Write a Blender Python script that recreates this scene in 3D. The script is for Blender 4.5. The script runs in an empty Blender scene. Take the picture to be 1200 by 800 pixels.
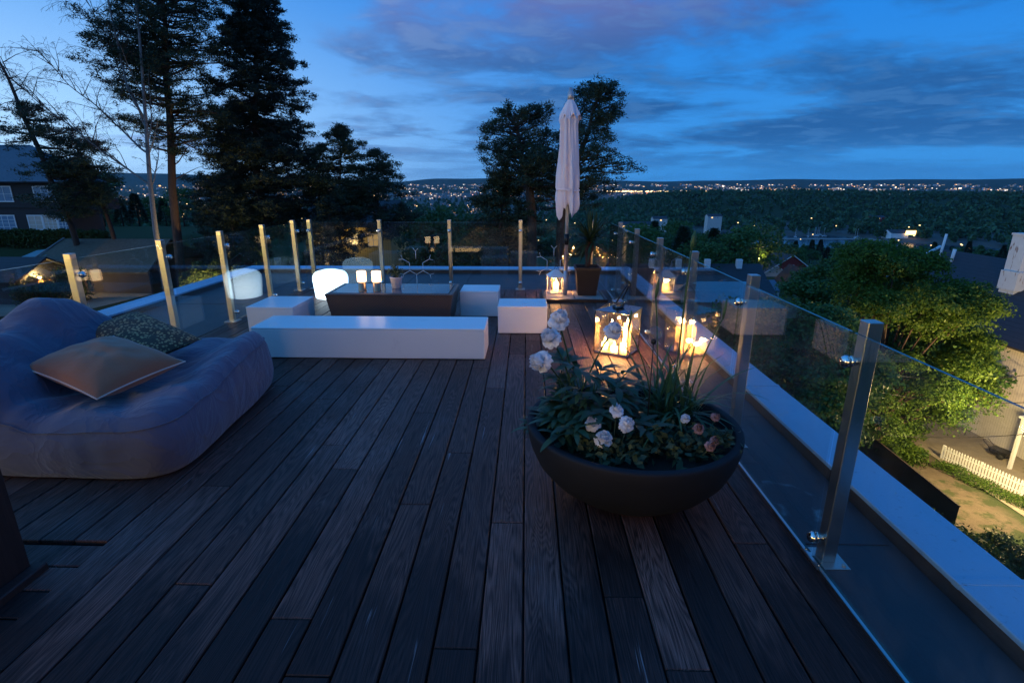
import bpy, math, random
import numpy as np
from mathutils import Vector, Matrix, noise as mnoise
R = math.radians
rng = np.random.default_rng(7)
random.seed(7)
scene = bpy.context.scene
C = scene.collection

# ---------------------------------------------------------------- node helpers
def new_mat(name):
    m = bpy.data.materials.new(name); m.use_nodes = True
    nt = m.node_tree; nt.nodes.clear()
    out = nt.nodes.new('ShaderNodeOutputMaterial')
    return m, nt, out
class NB:
    def __init__(s, nt): s.nt = nt
    def n(s, typ, **kw):
        nd = s.nt.nodes.new(typ)
        for k, v in kw.items():
            if k.startswith('_'): continue
            setattr(nd, k, v)
        return nd
    def l(s, a, b): s.nt.links.new(a, b)
    def put(s, sock, v):
        if hasattr(v, 'is_linked') or isinstance(v, bpy.types.NodeSocket): s.l(v, sock)
        else: sock.default_value = v
    def math(s, op, a, b=0.0, clamp=False, c=None):
        nd = s.n('ShaderNodeMath', operation=op); nd.use_clamp = clamp
        s.put(nd.inputs[0], a); s.put(nd.inputs[1], b)
        if c is not None: s.put(nd.inputs[2], c)
        return nd.outputs[0]
    def mix(s, fac, a, b, blend='MIX'):
        nd = s.n('ShaderNodeMix', data_type='RGBA', blend_type=blend)
        s.put(nd.inputs[0], fac)
        s.put(nd.inputs[6], (*a, 1) if isinstance(a, tuple) and len(a) == 3 else a)
        s.put(nd.inputs[7], (*b, 1) if isinstance(b, tuple) and len(b) == 3 else b)
        return nd.outputs[2]
    def sstep(s, v, a, b):
        nd = s.n('ShaderNodeMapRange', interpolation_type='SMOOTHSTEP')
        s.put(nd.inputs[0], v); nd.inputs[1].default_value = a; nd.inputs[2].default_value = b
        return nd.outputs[0]
    def noise(s, vec, scale, detail=4, rough=.55, dist=0):
        nd = s.n('ShaderNodeTexNoise'); s.put(nd.inputs['Vector'], vec)
        nd.inputs['Scale'].default_value = scale; nd.inputs['Detail'].default_value = detail
        nd.inputs['Roughness'].default_value = rough; nd.inputs['Distortion'].default_value = dist
        return nd.outputs['Fac']
    def vscale(s, vec, sc):
        nd = s.n('ShaderNodeVectorMath', operation='MULTIPLY'); s.put(nd.inputs[0], vec); nd.inputs[1].default_value = sc
        return nd.outputs[0]
    def bump(s, h, strength, dist=.01):
        nd = s.n('ShaderNodeBump'); nd.inputs['Strength'].default_value = strength; nd.inputs['Distance'].default_value = dist
        s.l(h, nd.inputs['Height']); return nd.outputs[0]
    def coord(s, which='Object'):
        return s.n('ShaderNodeTexCoord').outputs[which]
    def island(s):
        return s.n('ShaderNodeNewGeometry').outputs['Random Per Island']

def pbr(name, col, rough=.6, metal=0.0, var=.15, nscale=6.0, bumpscale=None, bumpstr=.2, bumpdist=.004, stretch=(1, 1, 1), spec=.5, sss=0, island=0.0, streak=None):
    m, nt, out = new_mat(name); b = NB(nt)
    p = b.n('ShaderNodeBsdfPrincipled'); b.l(p.outputs[0], out.inputs[0])
    co = b.vscale(b.coord(), stretch)
    nz = b.noise(co, nscale, 5, .6)
    lo = tuple(c * (1 - var) for c in col); hi = tuple(min(1, c * (1 + var)) for c in col)
    c = b.mix(nz, lo, hi)
    if island:
        k = b.math('MULTIPLY_ADD', b.island(), island * 2, False, 1 - island)
        nd = b.n('ShaderNodeVectorMath', operation='SCALE'); b.l(c, nd.inputs[0]); b.l(k, nd.inputs[3]); c = nd.outputs[0]
    if streak:
        s2 = b.noise(b.vscale(b.coord(), streak[0]), streak[1], 4, .6)
        c = b.mix(b.sstep(s2, streak[2], streak[3]), c, streak[4])
    b.l(c, p.inputs['Base Color'])
    p.inputs['Roughness'].default_value = rough; p.inputs['Metallic'].default_value = metal
    p.inputs['Specular IOR Level'].default_value = spec
    if sss:
        p.inputs['Subsurface Weight'].default_value = sss; p.inputs['Subsurface Radius'].default_value = (.03, .02, .01); p.inputs['Subsurface Scale'].default_value = 1
    if bumpscale:
        h = b.noise(co, bumpscale, 5, .6)
        b.l(b.bump(h, bumpstr, bumpdist), p.inputs['Normal'])
    return m

def emis(name, col, strength, sample='AUTO'):
    m, nt, out = new_mat(name); b = NB(nt)
    e = b.n('ShaderNodeEmission'); e.inputs[0].default_value = (*col, 1); e.inputs[1].default_value = strength
    b.l(e.outputs[0], out.inputs[0])
    m.cycles.emission_sampling = sample
    return m

def glassmat(name, tint=(.93, .97, .96), ior=1.52, rough=0.0, smudge=.0, power=5.0):
    m, nt, out = new_mat(name); b = NB(nt)
    t = b.n('ShaderNodeBsdfTransparent'); t.inputs[0].default_value = (*tint, 1)
    g = b.n('ShaderNodeBsdfGlossy'); g.inputs['Roughness'].default_value = rough
    ge = b.n('ShaderNodeNewGeometry'); dp = b.n('ShaderNodeVectorMath', operation='DOT_PRODUCT'); b.l(ge.outputs['Normal'], dp.inputs[0]); b.l(ge.outputs['Incoming'], dp.inputs[1])
    r0 = ((ior - 1) / (ior + 1)) ** 2
    f = b.math('MULTIPLY_ADD', b.math('POWER', b.math('SUBTRACT', 1.0, b.math('ABSOLUTE', dp.outputs['Value']), True), power), 1 - r0, False, r0)
    mx = b.n('ShaderNodeMixShader'); b.l(f, mx.inputs[0]); b.l(t.outputs[0], mx.inputs[1]); b.l(g.outputs[0], mx.inputs[2])
    res = mx.outputs[0]
    if smudge:
        d = b.n('ShaderNodeBsdfTranslucent' if smudge < .05 else 'ShaderNodeBsdfDiffuse'); d.inputs[0].default_value = (.8, .78, .74, 1)
        nz = b.sstep(b.noise(b.coord(), 3.5, 6, .7), .38, .8) if smudge >= .05 else b.sstep(b.noise(b.coord(), 3.5, 6, .7), .1, .7)
        m2 = b.n('ShaderNodeMixShader'); b.l(b.math('MULTIPLY', nz, smudge if smudge < .05 else .022), m2.inputs[0]); b.l(res, m2.inputs[1]); b.l(d.outputs[0], m2.inputs[2]); res = m2.outputs[0]
    b.l(res, out.inputs[0])
    return m

def leafmat(name, c1, c2, transl=.35, rough=.55):
    m, nt, out = new_mat(name); b = NB(nt)
    p = b.n('ShaderNodeBsdfPrincipled'); p.inputs['Roughness'].default_value = rough
    p.inputs['Specular IOR Level'].default_value = .3
    c = b.mix(b.island(), c1, c2); b.l(c, p.inputs['Base Color'])
    t = b.n('ShaderNodeBsdfTranslucent'); b.l(c, t.inputs[0])
    mx = b.n('ShaderNodeMixShader'); mx.inputs[0].default_value = transl
    b.l(p.outputs[0], mx.inputs[1]); b.l(t.outputs[0], mx.inputs[2]); b.l(mx.outputs[0], out.inputs[0])
    return m

# ---------------------------------------------------------------- mesh helpers
class MB:
    """collects verts/faces, linked as ONE mesh object"""
    def __init__(s): s.v = []; s.f = []; s.sm = []; s.mi = []
    def add(s, vs, fs, smooth=False, mi=0):
        o = len(s.v); s.v += [tuple(v) for v in vs]
        for f in fs: s.f.append(tuple(i + o for i in f)); s.sm.append(smooth); s.mi.append(mi)
        return s
    def box(s, x0, x1, y0, y1, z0, z1, rz=0, c=None, bev=0, mi=0):
        if bev:
            e = bev; vs = []; fs = []
            # chamfered box: 24 verts
            X = (x0, x1); Y = (y0, y1); Z = (z0, z1); idx = {}
            for i in (0, 1):
                for j in (0, 1):
                    for k in (0, 1):
                        sx = 1 if i == 0 else -1; sy = 1 if j == 0 else -1; sz = 1 if k == 0 else -1
                        idx[(i, j, k, 0)] = len(vs); vs.append((X[i], Y[j] + sy * e, Z[k] + sz * e))
                        idx[(i, j, k, 1)] = len(vs); vs.append((X[i] + sx * e, Y[j], Z[k] + sz * e))
                        idx[(i, j, k, 2)] = len(vs); vs.append((X[i] + sx * e, Y[j] + sy * e, Z[k]))
            q = lambda *a: fs.append([idx[t] for t in a])
            for i in (0, 1):
                a = [(i, 0, 0, 0), (i, 1, 0, 0), (i, 1, 1, 0), (i, 0, 1, 0)]; q(*(a if i else a[::-1]))
                a = [(0, i, 0, 1), (1, i, 0, 1), (1, i, 1, 1), (0, i, 1, 1)]; q(*(a[::-1] if i else a))
                a = [(0, 0, i, 2), (1, 0, i, 2), (1, 1, i, 2), (0, 1, i, 2)]; q(*(a if i else a[::-1]))
            for j in (0, 1):
                for k in (0, 1):
                    a = [(0, j, k, 1), (1, j, k, 1), (1, j, k, 2), (0, j, k, 2)]; q(*(a if j == k else a[::-1]))
                    a = [(j, 0, k, 2), (j, 1, k, 2), (j, 1, k, 0), (j, 0, k, 0)]; q(*(a if j == k else a[::-1]))
                    a = [(j, k, 0, 0), (j, k, 1, 0), (j, k, 1, 1), (j, k, 0, 1)]; q(*(a if j != k else a[::-1]))
            for i in (0, 1):
                for j in (0, 1):
                    for k in (0, 1):
                        a = [(i, j, k, 0), (i, j, k, 1), (i, j, k, 2)]; q(*(a if (i + j + k) % 2 else a[::-1]))
        else:
            vs = [(x, y, z) for z in (z0, z1) for x, y in ((x0, y0), (x1, y0), (x1, y1), (x0, y1))]
            fs = [(3, 2, 1, 0), (4, 5, 6, 7), (0, 1, 5, 4), (1, 2, 6, 5), (2, 3, 7, 6), (3, 0, 4, 7)]
        if rz:
            cx, cy = c if c else ((x0 + x1) / 2, (y0 + y1) / 2); ca, sa = math.cos(rz), math.sin(rz)
            vs = [(cx + (x - cx) * ca - (y - cy) * sa, cy + (x - cx) * sa + (y - cy) * ca, z) for x, y, z in vs]
        return s.add(vs, fs, False, mi)
    def tube(s, pts, rad, seg=8, cap=True, smooth=True):
        pts = [Vector(p) for p in pts]
        if not hasattr(rad, '__len__'): rad = [rad] * len(pts)
        vs = []; fs = []; n = len(pts)
        up = None
        for i, p in enumerate(pts):
            d = (pts[min(i + 1, n - 1)] - pts[max(i - 1, 0)]).normalized()
            if up is None: up = d.orthogonal().normalized()
            a = (up - d * up.dot(d)); a = a.normalized() if a.length > 1e-6 else d.orthogonal().normalized()
            up = a; b = d.cross(a)
            for k in range(seg):
                t = 2 * math.pi * k / seg
                vs.append(p + (a * math.cos(t) + b * math.sin(t)) * rad[i])
        for i in range(n - 1):
            for k in range(seg):
                k2 = (k + 1) % seg
                fs.append((i * seg + k, i * seg + k2, (i + 1) * seg + k2, (i + 1) * seg + k))
        if cap: fs.append(tuple(range(seg - 1, -1, -1))); fs.append(tuple((n - 1) * seg + k for k in range(seg)))
        return s.add(vs, fs, smooth)
    def lathe(s, prof, c=(0, 0, 0), seg=32, smooth=True, cap0=False, cap1=False):
        vs = []; fs = []; n = len(prof)
        for r, z in prof:
            for k in range(seg):
                t = 2 * math.pi * k / seg; vs.append((c[0] + r * math.cos(t), c[1] + r * math.sin(t), c[2] + z))
        for i in range(n - 1):
            for k in range(seg):
                k2 = (k + 1) % seg; fs.append((i * seg + k, i * seg + k2, (i + 1) * seg + k2, (i + 1) * seg + k))
        if cap0: fs.append(tuple(range(seg - 1, -1, -1)))
        if cap1: fs.append(tuple((n - 1) * seg + k for k in range(seg)))
        return s.add(vs, fs, smooth)
    def prism(s, poly, z0, z1):
        n = len(poly)
        vs = [(x, y, z0) for x, y in poly] + [(x, y, z1) for x, y in poly]
        fs = [tuple(range(n - 1, -1, -1)), tuple(range(n, 2 * n))] + [(i, (i + 1) % n, (i + 1) % n + n, i + n) for i in range(n)]
        return s.add(vs, fs)
    def slab(s, quad, th):
        """a sloping board: four corners (counter-clockwise from outside) and a thickness"""
        q = [Vector(p) for p in quad]; nrm = (q[1] - q[0]).cross(q[3] - q[0]).normalized()
        vs = [p - nrm * th for p in q] + q
        return s.add(vs, [(3, 2, 1, 0), (4, 5, 6, 7), (0, 1, 5, 4), (1, 2, 6, 5), (2, 3, 7, 6), (3, 0, 4, 7)])
    def build(s, name, mats, parent=None, loc=None, rz=0):
        me = bpy.data.meshes.new(name); me.from_pydata(s.v, [], s.f); me.update()
        me.polygons.foreach_set('use_smooth', s.sm)
        mats = mats if isinstance(mats, (list, tuple)) else [mats]
        for m in mats: me.materials.append(m)
        if len(mats) > 1: me.polygons.foreach_set('material_index', s.mi)
        o = bpy.data.objects.new(name, me); C.objects.link(o)
        if parent is not None: o.parent = parent
        if loc is not None: o.location = loc
        if rz: o.rotation_euler.z = rz
        return o

def mesh_np(name, V, F, mats, parent=None, smooth=False, mi=None):
    """fast mesh from numpy arrays, F is (n,3) or (n,4)"""
    me = bpy.data.meshes.new(name); k = F.shape[1]
    me.vertices.add(len(V)); me.vertices.foreach_set('co', V.astype(np.float32).ravel())
    me.loops.add(F.size); me.loops.foreach_set('vertex_index', F.astype(np.int32).ravel())
    me.polygons.add(len(F)); me.polygons.foreach_set('loop_start', np.arange(0, F.size, k, dtype=np.int32))
    me.update(calc_edges=True)
    if smooth: me.polygons.foreach_set('use_smooth', np.ones(len(F), bool))
    mats = mats if isinstance(mats, (list, tuple)) else [mats]
    for m in mats: me.materials.append(m)
    if mi is not None: me.polygons.foreach_set('material_index', mi.astype(np.int32))
    o = bpy.data.objects.new(name, me); C.objects.link(o)
    if parent is not None: o.parent = parent
    return o

def tag(o, label=None, cat=None, group=None, kind=None):
    if label: o['label'] = label
    if cat: o['category'] = cat
    if group: o['group'] = group
    if kind: o['kind'] = kind
    return o
def empty(name, loc, label, cat, group=None, rz=0):
    o = bpy.data.objects.new(name, None); C.objects.link(o); o.location = loc; o.rotation_euler = (0, 0, rz)
    o.empty_display_size = .1
    return tag(o, label, cat, group)
def copy_tree(o, parent=None):
    c = o.copy(); C.objects.link(c); c.parent = parent
    for ch in list(o.children): copy_tree(ch, c)
    return c
def lamp(name, loc, power, col, radius=.03, kind='POINT', parent=None):
    l = bpy.data.lights.new(name, kind); l.energy = power; l.color = col
    l.shadow_soft_size = radius
    o = bpy.data.objects.new(name, l); C.objects.link(o); o.location = loc
    if parent is not None: o.parent = parent
    return o
def ss(a, b, x):
    t = min(1, max(0, (x - a) / (b - a))); return t * t * (3 - 2 * t)
def unit(v): return v / np.maximum(np.linalg.norm(v, axis=-1, keepdims=True), 1e-9)

# ---------------------------------------------------------------- materials
WARM = (1.0, .56, .22)
def wood_deck():
    m, nt, out = new_mat('deck_wood'); b = NB(nt)
    p = b.n('ShaderNodeBsdfPrincipled'); b.l(p.outputs[0], out.inputs[0])
    isl = b.island(); co = b.coord()
    off = b.n('ShaderNodeCombineXYZ'); b.l(b.math('MULTIPLY', isl, 37.0), off.inputs[0]); b.l(b.math('MULTIPLY', isl, 91.0), off.inputs[1]); b.l(b.math('MULTIPLY', isl, 13.0), off.inputs[2])
    ad = b.n('ShaderNodeVectorMath', operation='ADD'); b.l(co, ad.inputs[0]); b.l(off.outputs[0], ad.inputs[1])
    v = ad.outputs[0]
    # growth rings: contour lines of a stretched noise field
    fld = b.noise(b.vscale(v, (7, .55, 7)), 1.0, 2, .5, .3)
    rings = b.math('SINE', b.math('MULTIPLY', fld, 210.0))
    fine = b.noise(b.vscale(v, (260, 4, 260)), 1.0, 4, .75)
    mott = b.noise(b.vscale(v, (5, 1.1, 5)), 1.0, 5, .6)
    wearn = b.noise(b.vscale(co, (1.1, .8, 1)), 1.0, 5, .65)
    g = b.math('MULTIPLY_ADD', rings, .085, False, b.math('MULTIPLY_ADD', fine, .95, False, -.02))
    g = b.sstep(g, .15, .95)
    c = b.mix(g, (.0065, .0038, .0035), (.26, .125, .098))
    tone = b.math('MULTIPLY_ADD', b.math('POWER', isl, 2.5), .95, False, .58)
    tone = b.math('MULTIPLY', tone, b.math('MULTIPLY_ADD', mott, 1.1, False, .45))
    nd = b.n('ShaderNodeVectorMath', operation='SCALE'); b.l(c, nd.inputs[0]); b.l(tone, nd.inputs[3]); c = nd.outputs[0]
    # bleached, greyed wear
    wear = b.math('MULTIPLY', b.sstep(wearn, .46, .72), b.sstep(fine, .35, .75))
    c = b.mix(b.math('MULTIPLY', wear, .6), c, (.24, .2, .2))
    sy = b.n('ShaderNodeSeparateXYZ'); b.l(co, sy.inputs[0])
    near_dark = b.sstep(b.math('ADD', sy.outputs[1], b.math('ADD', b.math('MULTIPLY', b.noise(b.vscale(co, (6, 1.2, 1)), 1.0, 4, .6), 1.6), b.math('MULTIPLY', isl, .9))), 3.25, 2.95)  # boards turn darker towards the near end along a broken edge
    c = b.mix(b.math('MULTIPLY', near_dark, .62), c, (.004, .0035, .004))
    scr = b.sstep(b.noise(b.vscale(v, (40, 1.2, 40)), 1.0, 3, .6), .68, .76)
    c = b.mix(b.math('MULTIPLY', scr, .7), c, (.36, .34, .36))
    b.l(c, p.inputs['Base Color'])
    b.l(b.math('MULTIPLY_ADD', mott, .35, False, .38), p.inputs['Roughness']); p.inputs['Specular IOR Level'].default_value = .22
    h = b.math('ADD', b.math('MULTIPLY', rings, .25), b.math('MULTIPLY', fine, 1.0))
    b.l(b.bump(h, .55, .0025), p.inputs['Normal'])
    return m
M = {}
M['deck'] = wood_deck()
M['dark_wood'] = pbr('dark_stained_wood', (.03, .02, .018), .6, nscale=3, stretch=(20, 20, 1.5), var=.5, bumpscale=4, bumpstr=.4, spec=.3)
M['edge_wood'] = pbr('parapet_edge_wood', (.07, .05, .045), .75, stretch=(4, 4, 30), var=.6, nscale=5)
M['steel'] = pbr('brushed_steel', (.55, .53, .5), .3, 1.0, .12, 3, 60, .08, .001, (1, 1, .06))
M['chrome'] = pbr('chrome', (.8, .78, .75), .1, 1.0, .03)
M['bronze'] = pbr('warm_metal', (.42, .25, .16), .28, 1.0, .1)
M['dark_chrome'] = pbr('dark_chrome', (.3, .3, .31), .16, 1.0, .2)
M['black_metal'] = pbr('black_metal', (.02, .02, .022), .35, .4, .1)
M['glass'] = glassmat('railing_glass', (.93, .965, .955), 1.55, smudge=.051, power=3.9)
M['clear_glass'] = glassmat('lantern_glass', (.96, .96, .95), 1.45, smudge=.018)
M['glass_edge'] = pbr('glass_edge', (.03, .08, .08), .12, 0, .05)
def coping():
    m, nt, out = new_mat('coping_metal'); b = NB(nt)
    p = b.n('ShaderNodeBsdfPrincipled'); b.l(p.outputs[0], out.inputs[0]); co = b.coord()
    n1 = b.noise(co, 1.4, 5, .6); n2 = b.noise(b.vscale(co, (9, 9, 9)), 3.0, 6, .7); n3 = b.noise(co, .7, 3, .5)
    c = b.mix(n1, (.27, .47, .66), (.38, .58, .76))  # blue of the reflected sky put into the base colour
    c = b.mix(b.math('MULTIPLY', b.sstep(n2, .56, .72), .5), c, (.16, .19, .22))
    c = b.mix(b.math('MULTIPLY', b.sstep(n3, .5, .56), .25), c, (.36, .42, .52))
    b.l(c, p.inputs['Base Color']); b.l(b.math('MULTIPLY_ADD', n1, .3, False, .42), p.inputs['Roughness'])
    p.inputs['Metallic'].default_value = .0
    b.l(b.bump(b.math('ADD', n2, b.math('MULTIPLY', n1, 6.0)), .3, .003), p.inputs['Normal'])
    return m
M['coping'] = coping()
def felt():
    m, nt, out = new_mat('roofing_felt'); b = NB(nt)
    p = b.n('ShaderNodeBsdfPrincipled'); b.l(p.outputs[0], out.inputs[0]); co = b.coord()
    n1 = b.noise(co, 1.2, 6, .6); n2 = b.noise(co, 160, 3, .7)
    c = b.mix(n1, (.028, .032, .038), (.065, .07, .08))
    c = b.mix(b.math('MULTIPLY', b.sstep(n2, .5, .8), .35), c, (.12, .13, .15))
    # dried puddle rim
    pos = b.n('ShaderNodeVectorMath', operation='DISTANCE'); sh = b.n('ShaderNodeVectorMath', operation='ADD')
    b.l(co, sh.inputs[0]); nv = b.n('ShaderNodeTexNoise'); b.l(co, nv.inputs[0]); nv.inputs['Scale'].default_value = 5
    b.l(b.vscale(nv.outputs['Color'], (.22, .3, 0)), sh.inputs[1]); b.l(b.vscale(sh.outputs[0], (1, .62, 0)), pos.inputs[0]); pos.inputs[1].default_value = (1.66, 1.78, 0)
    rim = b.math('SUBTRACT', 1.0, b.math('MULTIPLY', b.math('ABSOLUTE', b.math('SUBTRACT', pos.outputs['Value'], .13)), 42.0), True)
    rim = b.math('MULTIPLY', rim, b.sstep(b.noise(co, 9, 4, .6), .42, .7))
    c = b.mix(b.math('MULTIPLY', rim, .6), c, (.3, .4, .42))
    b.l(c, p.inputs['Base Color']); b.l(b.math('MULTIPLY_ADD', n1, .4, False, .4), p.inputs['Roughness'])
    b.l(b.bump(n2, .5, .002), p.inputs['Normal'])
    return m
M['felt'] = felt()
M['white_laminate'] = pbr('white_laminate', (.84, .81, .81), .34, 0, .05, 1.5, 3, .05, .002, streak=((2, 2, 1), 2.3, .62, .8, (.66, .63, .62, 1)))
M['weave'] = None
def weave():
    m, nt, out = new_mat('dark_wicker'); b = NB(nt)
    p = b.n('ShaderNodeBsdfPrincipled'); b.l(p.outputs[0], out.inputs[0]); co = b.coord()
    sx = b.n('ShaderNodeSeparateXYZ'); b.l(co, sx.inputs[0])
    u = b.math('ADD', sx.outputs[0], sx.outputs[1])
    a = b.math('SINE', b.math('MULTIPLY', u, 190.0)); zz = b.math('SINE', b.math('MULTIPLY', sx.outputs[2], 330.0))
    w = b.math('MULTIPLY', a, zz); k = b.math('MULTIPLY_ADD', w, .5, False, .5)
    c = b.mix(k, (.014, .008, .006), (.19, .105, .075)); b.l(c, p.inputs['Base Color']); p.inputs['Roughness'].default_value = .4
    b.l(b.bump(k, .9, .006), p.inputs['Normal']); return m
M['weave'] = weave()
M['table_glass'] = pbr('dark_table_glass', (.1, .12, .14), .04, 0, .05, spec=1.0)
M['canvas'] = pbr('white_canvas', (.84, .74, .77), .8, 0, .06, 3, 40, .15, .001, stretch=(1, 1, .4))
M['aluminium'] = pbr('painted_aluminium', (.5, .48, .5), .4, .6, .05)
M['terracotta_dark'] = pbr('dark_fibre_pot', (.0075, .009, .013), .7, 0, .35, 7, 90, .35, .003, spec=.3, streak=((3, 3, 14), 1.5, .58, .8, (.018, .019, .023, 1)))
M['rust_pot'] = pbr('dark_brown_pot', (.014, .008, .007), .5, 0, .3, 8, 60, .3, .003)
M['soil'] = pbr('soil', (.02, .014, .01), .95, 0, .6, 20, 40, .9, .02)
M['wax'] = leafmat('candle_wax', (.88, .7, .46), (.88, .7, .46), .55)
M['flame'] = emis('candle_flame', (1.0, .58, .2), 90)
M['white_pot'] = pbr('white_glazed_pot', (.68, .62, .66), .35, 0, .03)
M['petal'] = leafmat('white_petal', (.74, .76, .82), (.86, .87, .9), .3)
M['petal_pink'] = pbr('faded_pink_petal', (.26, .15, .15), .65, 0, .3, 30, island=.3)
M['leaf_peony'] = leafmat('peony_leaf', (.02, .06, .035), (.045, .1, .05), .2, .4)
M['leaf_strap'] = leafmat('strap_leaf', (.03, .085, .04), (.06, .14, .06), .2, .4)
M['leaf_rose'] = leafmat('rose_leaf', (.035, .07, .04), (.08, .1, .045), .2)
M['leaf_yucca'] = leafmat('yucca_leaf', (.02, .045, .02), (.05, .08, .03), .15)
M['bark'] = pbr('pine_bark', (.06, .036, .028), .9, 0, .5, 3, 14, .8, .05, (2, 2, .6))
M['bark_birch'] = pbr('birch_bark', (.2, .19, .19), .85, 0, .6, 5, 14, .4, .02, (1, 1, 3))
M['needle'] = leafmat('pine_needle', (.014, .032, .02), (.045, .075, .04), .12)
M['needle2'] = leafmat('spruce_needle', (.012, .026, .019), (.03, .05, .032), .1)
M['maple'] = leafmat('maple_leaf', (.04, .1, .015), (.14, .22, .03), .45)
M['broad'] = leafmat('broad_leaf', (.04, .10, .028), (.09, .18, .045), .35)
M['hedge'] = leafmat('hedge_leaf', (.03, .06, .02), (.08, .12, .03), .3)
M['dark_timber'] = None
def clad(name, c1, c2, pitch, vertical=False):
    m, nt, out = new_mat(name); b = NB(nt)
    p = b.n('ShaderNodeBsdfPrincipled'); b.l(p.outputs[0], out.inputs[0]); co = b.coord()
    sx = b.n('ShaderNodeSeparateXYZ'); b.l(co, sx.inputs[0])
    t = b.math('ADD', sx.outputs[0], sx.outputs[1]) if vertical else sx.outputs[2]
    fr = b.math('FRACT', b.math('MULTIPLY', t, 1 / pitch))
    gap = b.sstep(fr, .0, .12)
    nz = b.noise(b.vscale(co, (1, 1, 6)), 2.0, 5, .6)
    c = b.mix(nz, c1, c2); c = b.mix(gap, tuple(x * .3 for x in c1), c)
    b.l(c, p.inputs['Base Color']); p.inputs['Roughness'].default_value = .75
    b.l(b.bump(fr, .6, .02), p.inputs['Normal']); return m
M['dark_timber'] = clad('dark_timber_cladding', (.016, .015, .02), (.04, .035, .04), .16)
M['white_clad'] = clad('white_cladding', (.52, .49, .46), (.62, .58, .55), .18, True)
M['red_clad'] = clad('red_cladding', (.2, .02, .02), (.3, .035, .03), .25)
M['yellow_clad'] = clad('yellow_cladding', (.5, .36, .1), (.62, .46, .14), .3, True)
M['grey_clad'] = clad('grey_cladding', (.3, .28, .27), (.42, .4, .37), .25)
M['white_paint'] = pbr('white_paint', (.75, .75, .76), .5, 0, .08, 3)
M['roof_tile'] = clad('dark_roof_tile', (.018, .02, .026), (.05, .05, .058), .22)
M['roof_moss'] = pbr('mossy_roof', (.13, .11, .08), .9, 0, .7, 5, 30, .8, .03, island=0)
M['roof_metal'] = pbr('teal_roof_metal', (.16, .34, .4), .4, .3, .15, 2)
M['slate'] = pbr('slate_roof', (.075, .105, .145), .55, 0, .35, 4, 24, .4, .03)
M['plaster_old'] = pbr('weathered_white_plaster', (.6, .62, .62), .75, 0, .12, 3, 20, .3, .01, streak=((4, 4, .7), 1.6, .58, .68, (.22, .12, .08, 1)))
M['asphalt'] = pbr('driveway_gravel', (.26, .22, .17), .9, 0, .35, 1.6, 60, .6, .02)
M['pane_dark'] = pbr('window_glass_dark', (.05, .07, .1), .05, 0, .1, spec=1.0)
M['pane_sky'] = pbr('window_glass_curtained', (.2, .3, .42), .12, 0, .2, spec=1.0)
M['curtain'] = pbr('light_curtain', (.6, .5, .42), .8, 0, .3, 4, stretch=(8, 8, .3))
M['pane_lit'] = emis('lit_window', (1.0, .62, .24), 1.6, 'NONE')
M['pane_dim'] = emis('dim_lit_window', (1.0, .6, .25), .32, 'NONE')
M['bulb'] = emis('lamp_bulb', (1.0, .6, .22), 26)
M['car_white'] = pbr('car_paint_light', (.45, .46, .48), .2, .1, .03)
M['tyre'] = pbr('rubber', (.015, .015, .015), .8)
M['fence_brown'] = clad('brown_fence_boards', (.05, .028, .018), (.09, .055, .035), .14, True)
M['concrete'] = pbr('concrete', (.3, .28, .26), .85, 0, .25, 3, 30, .3, .01)

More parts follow.
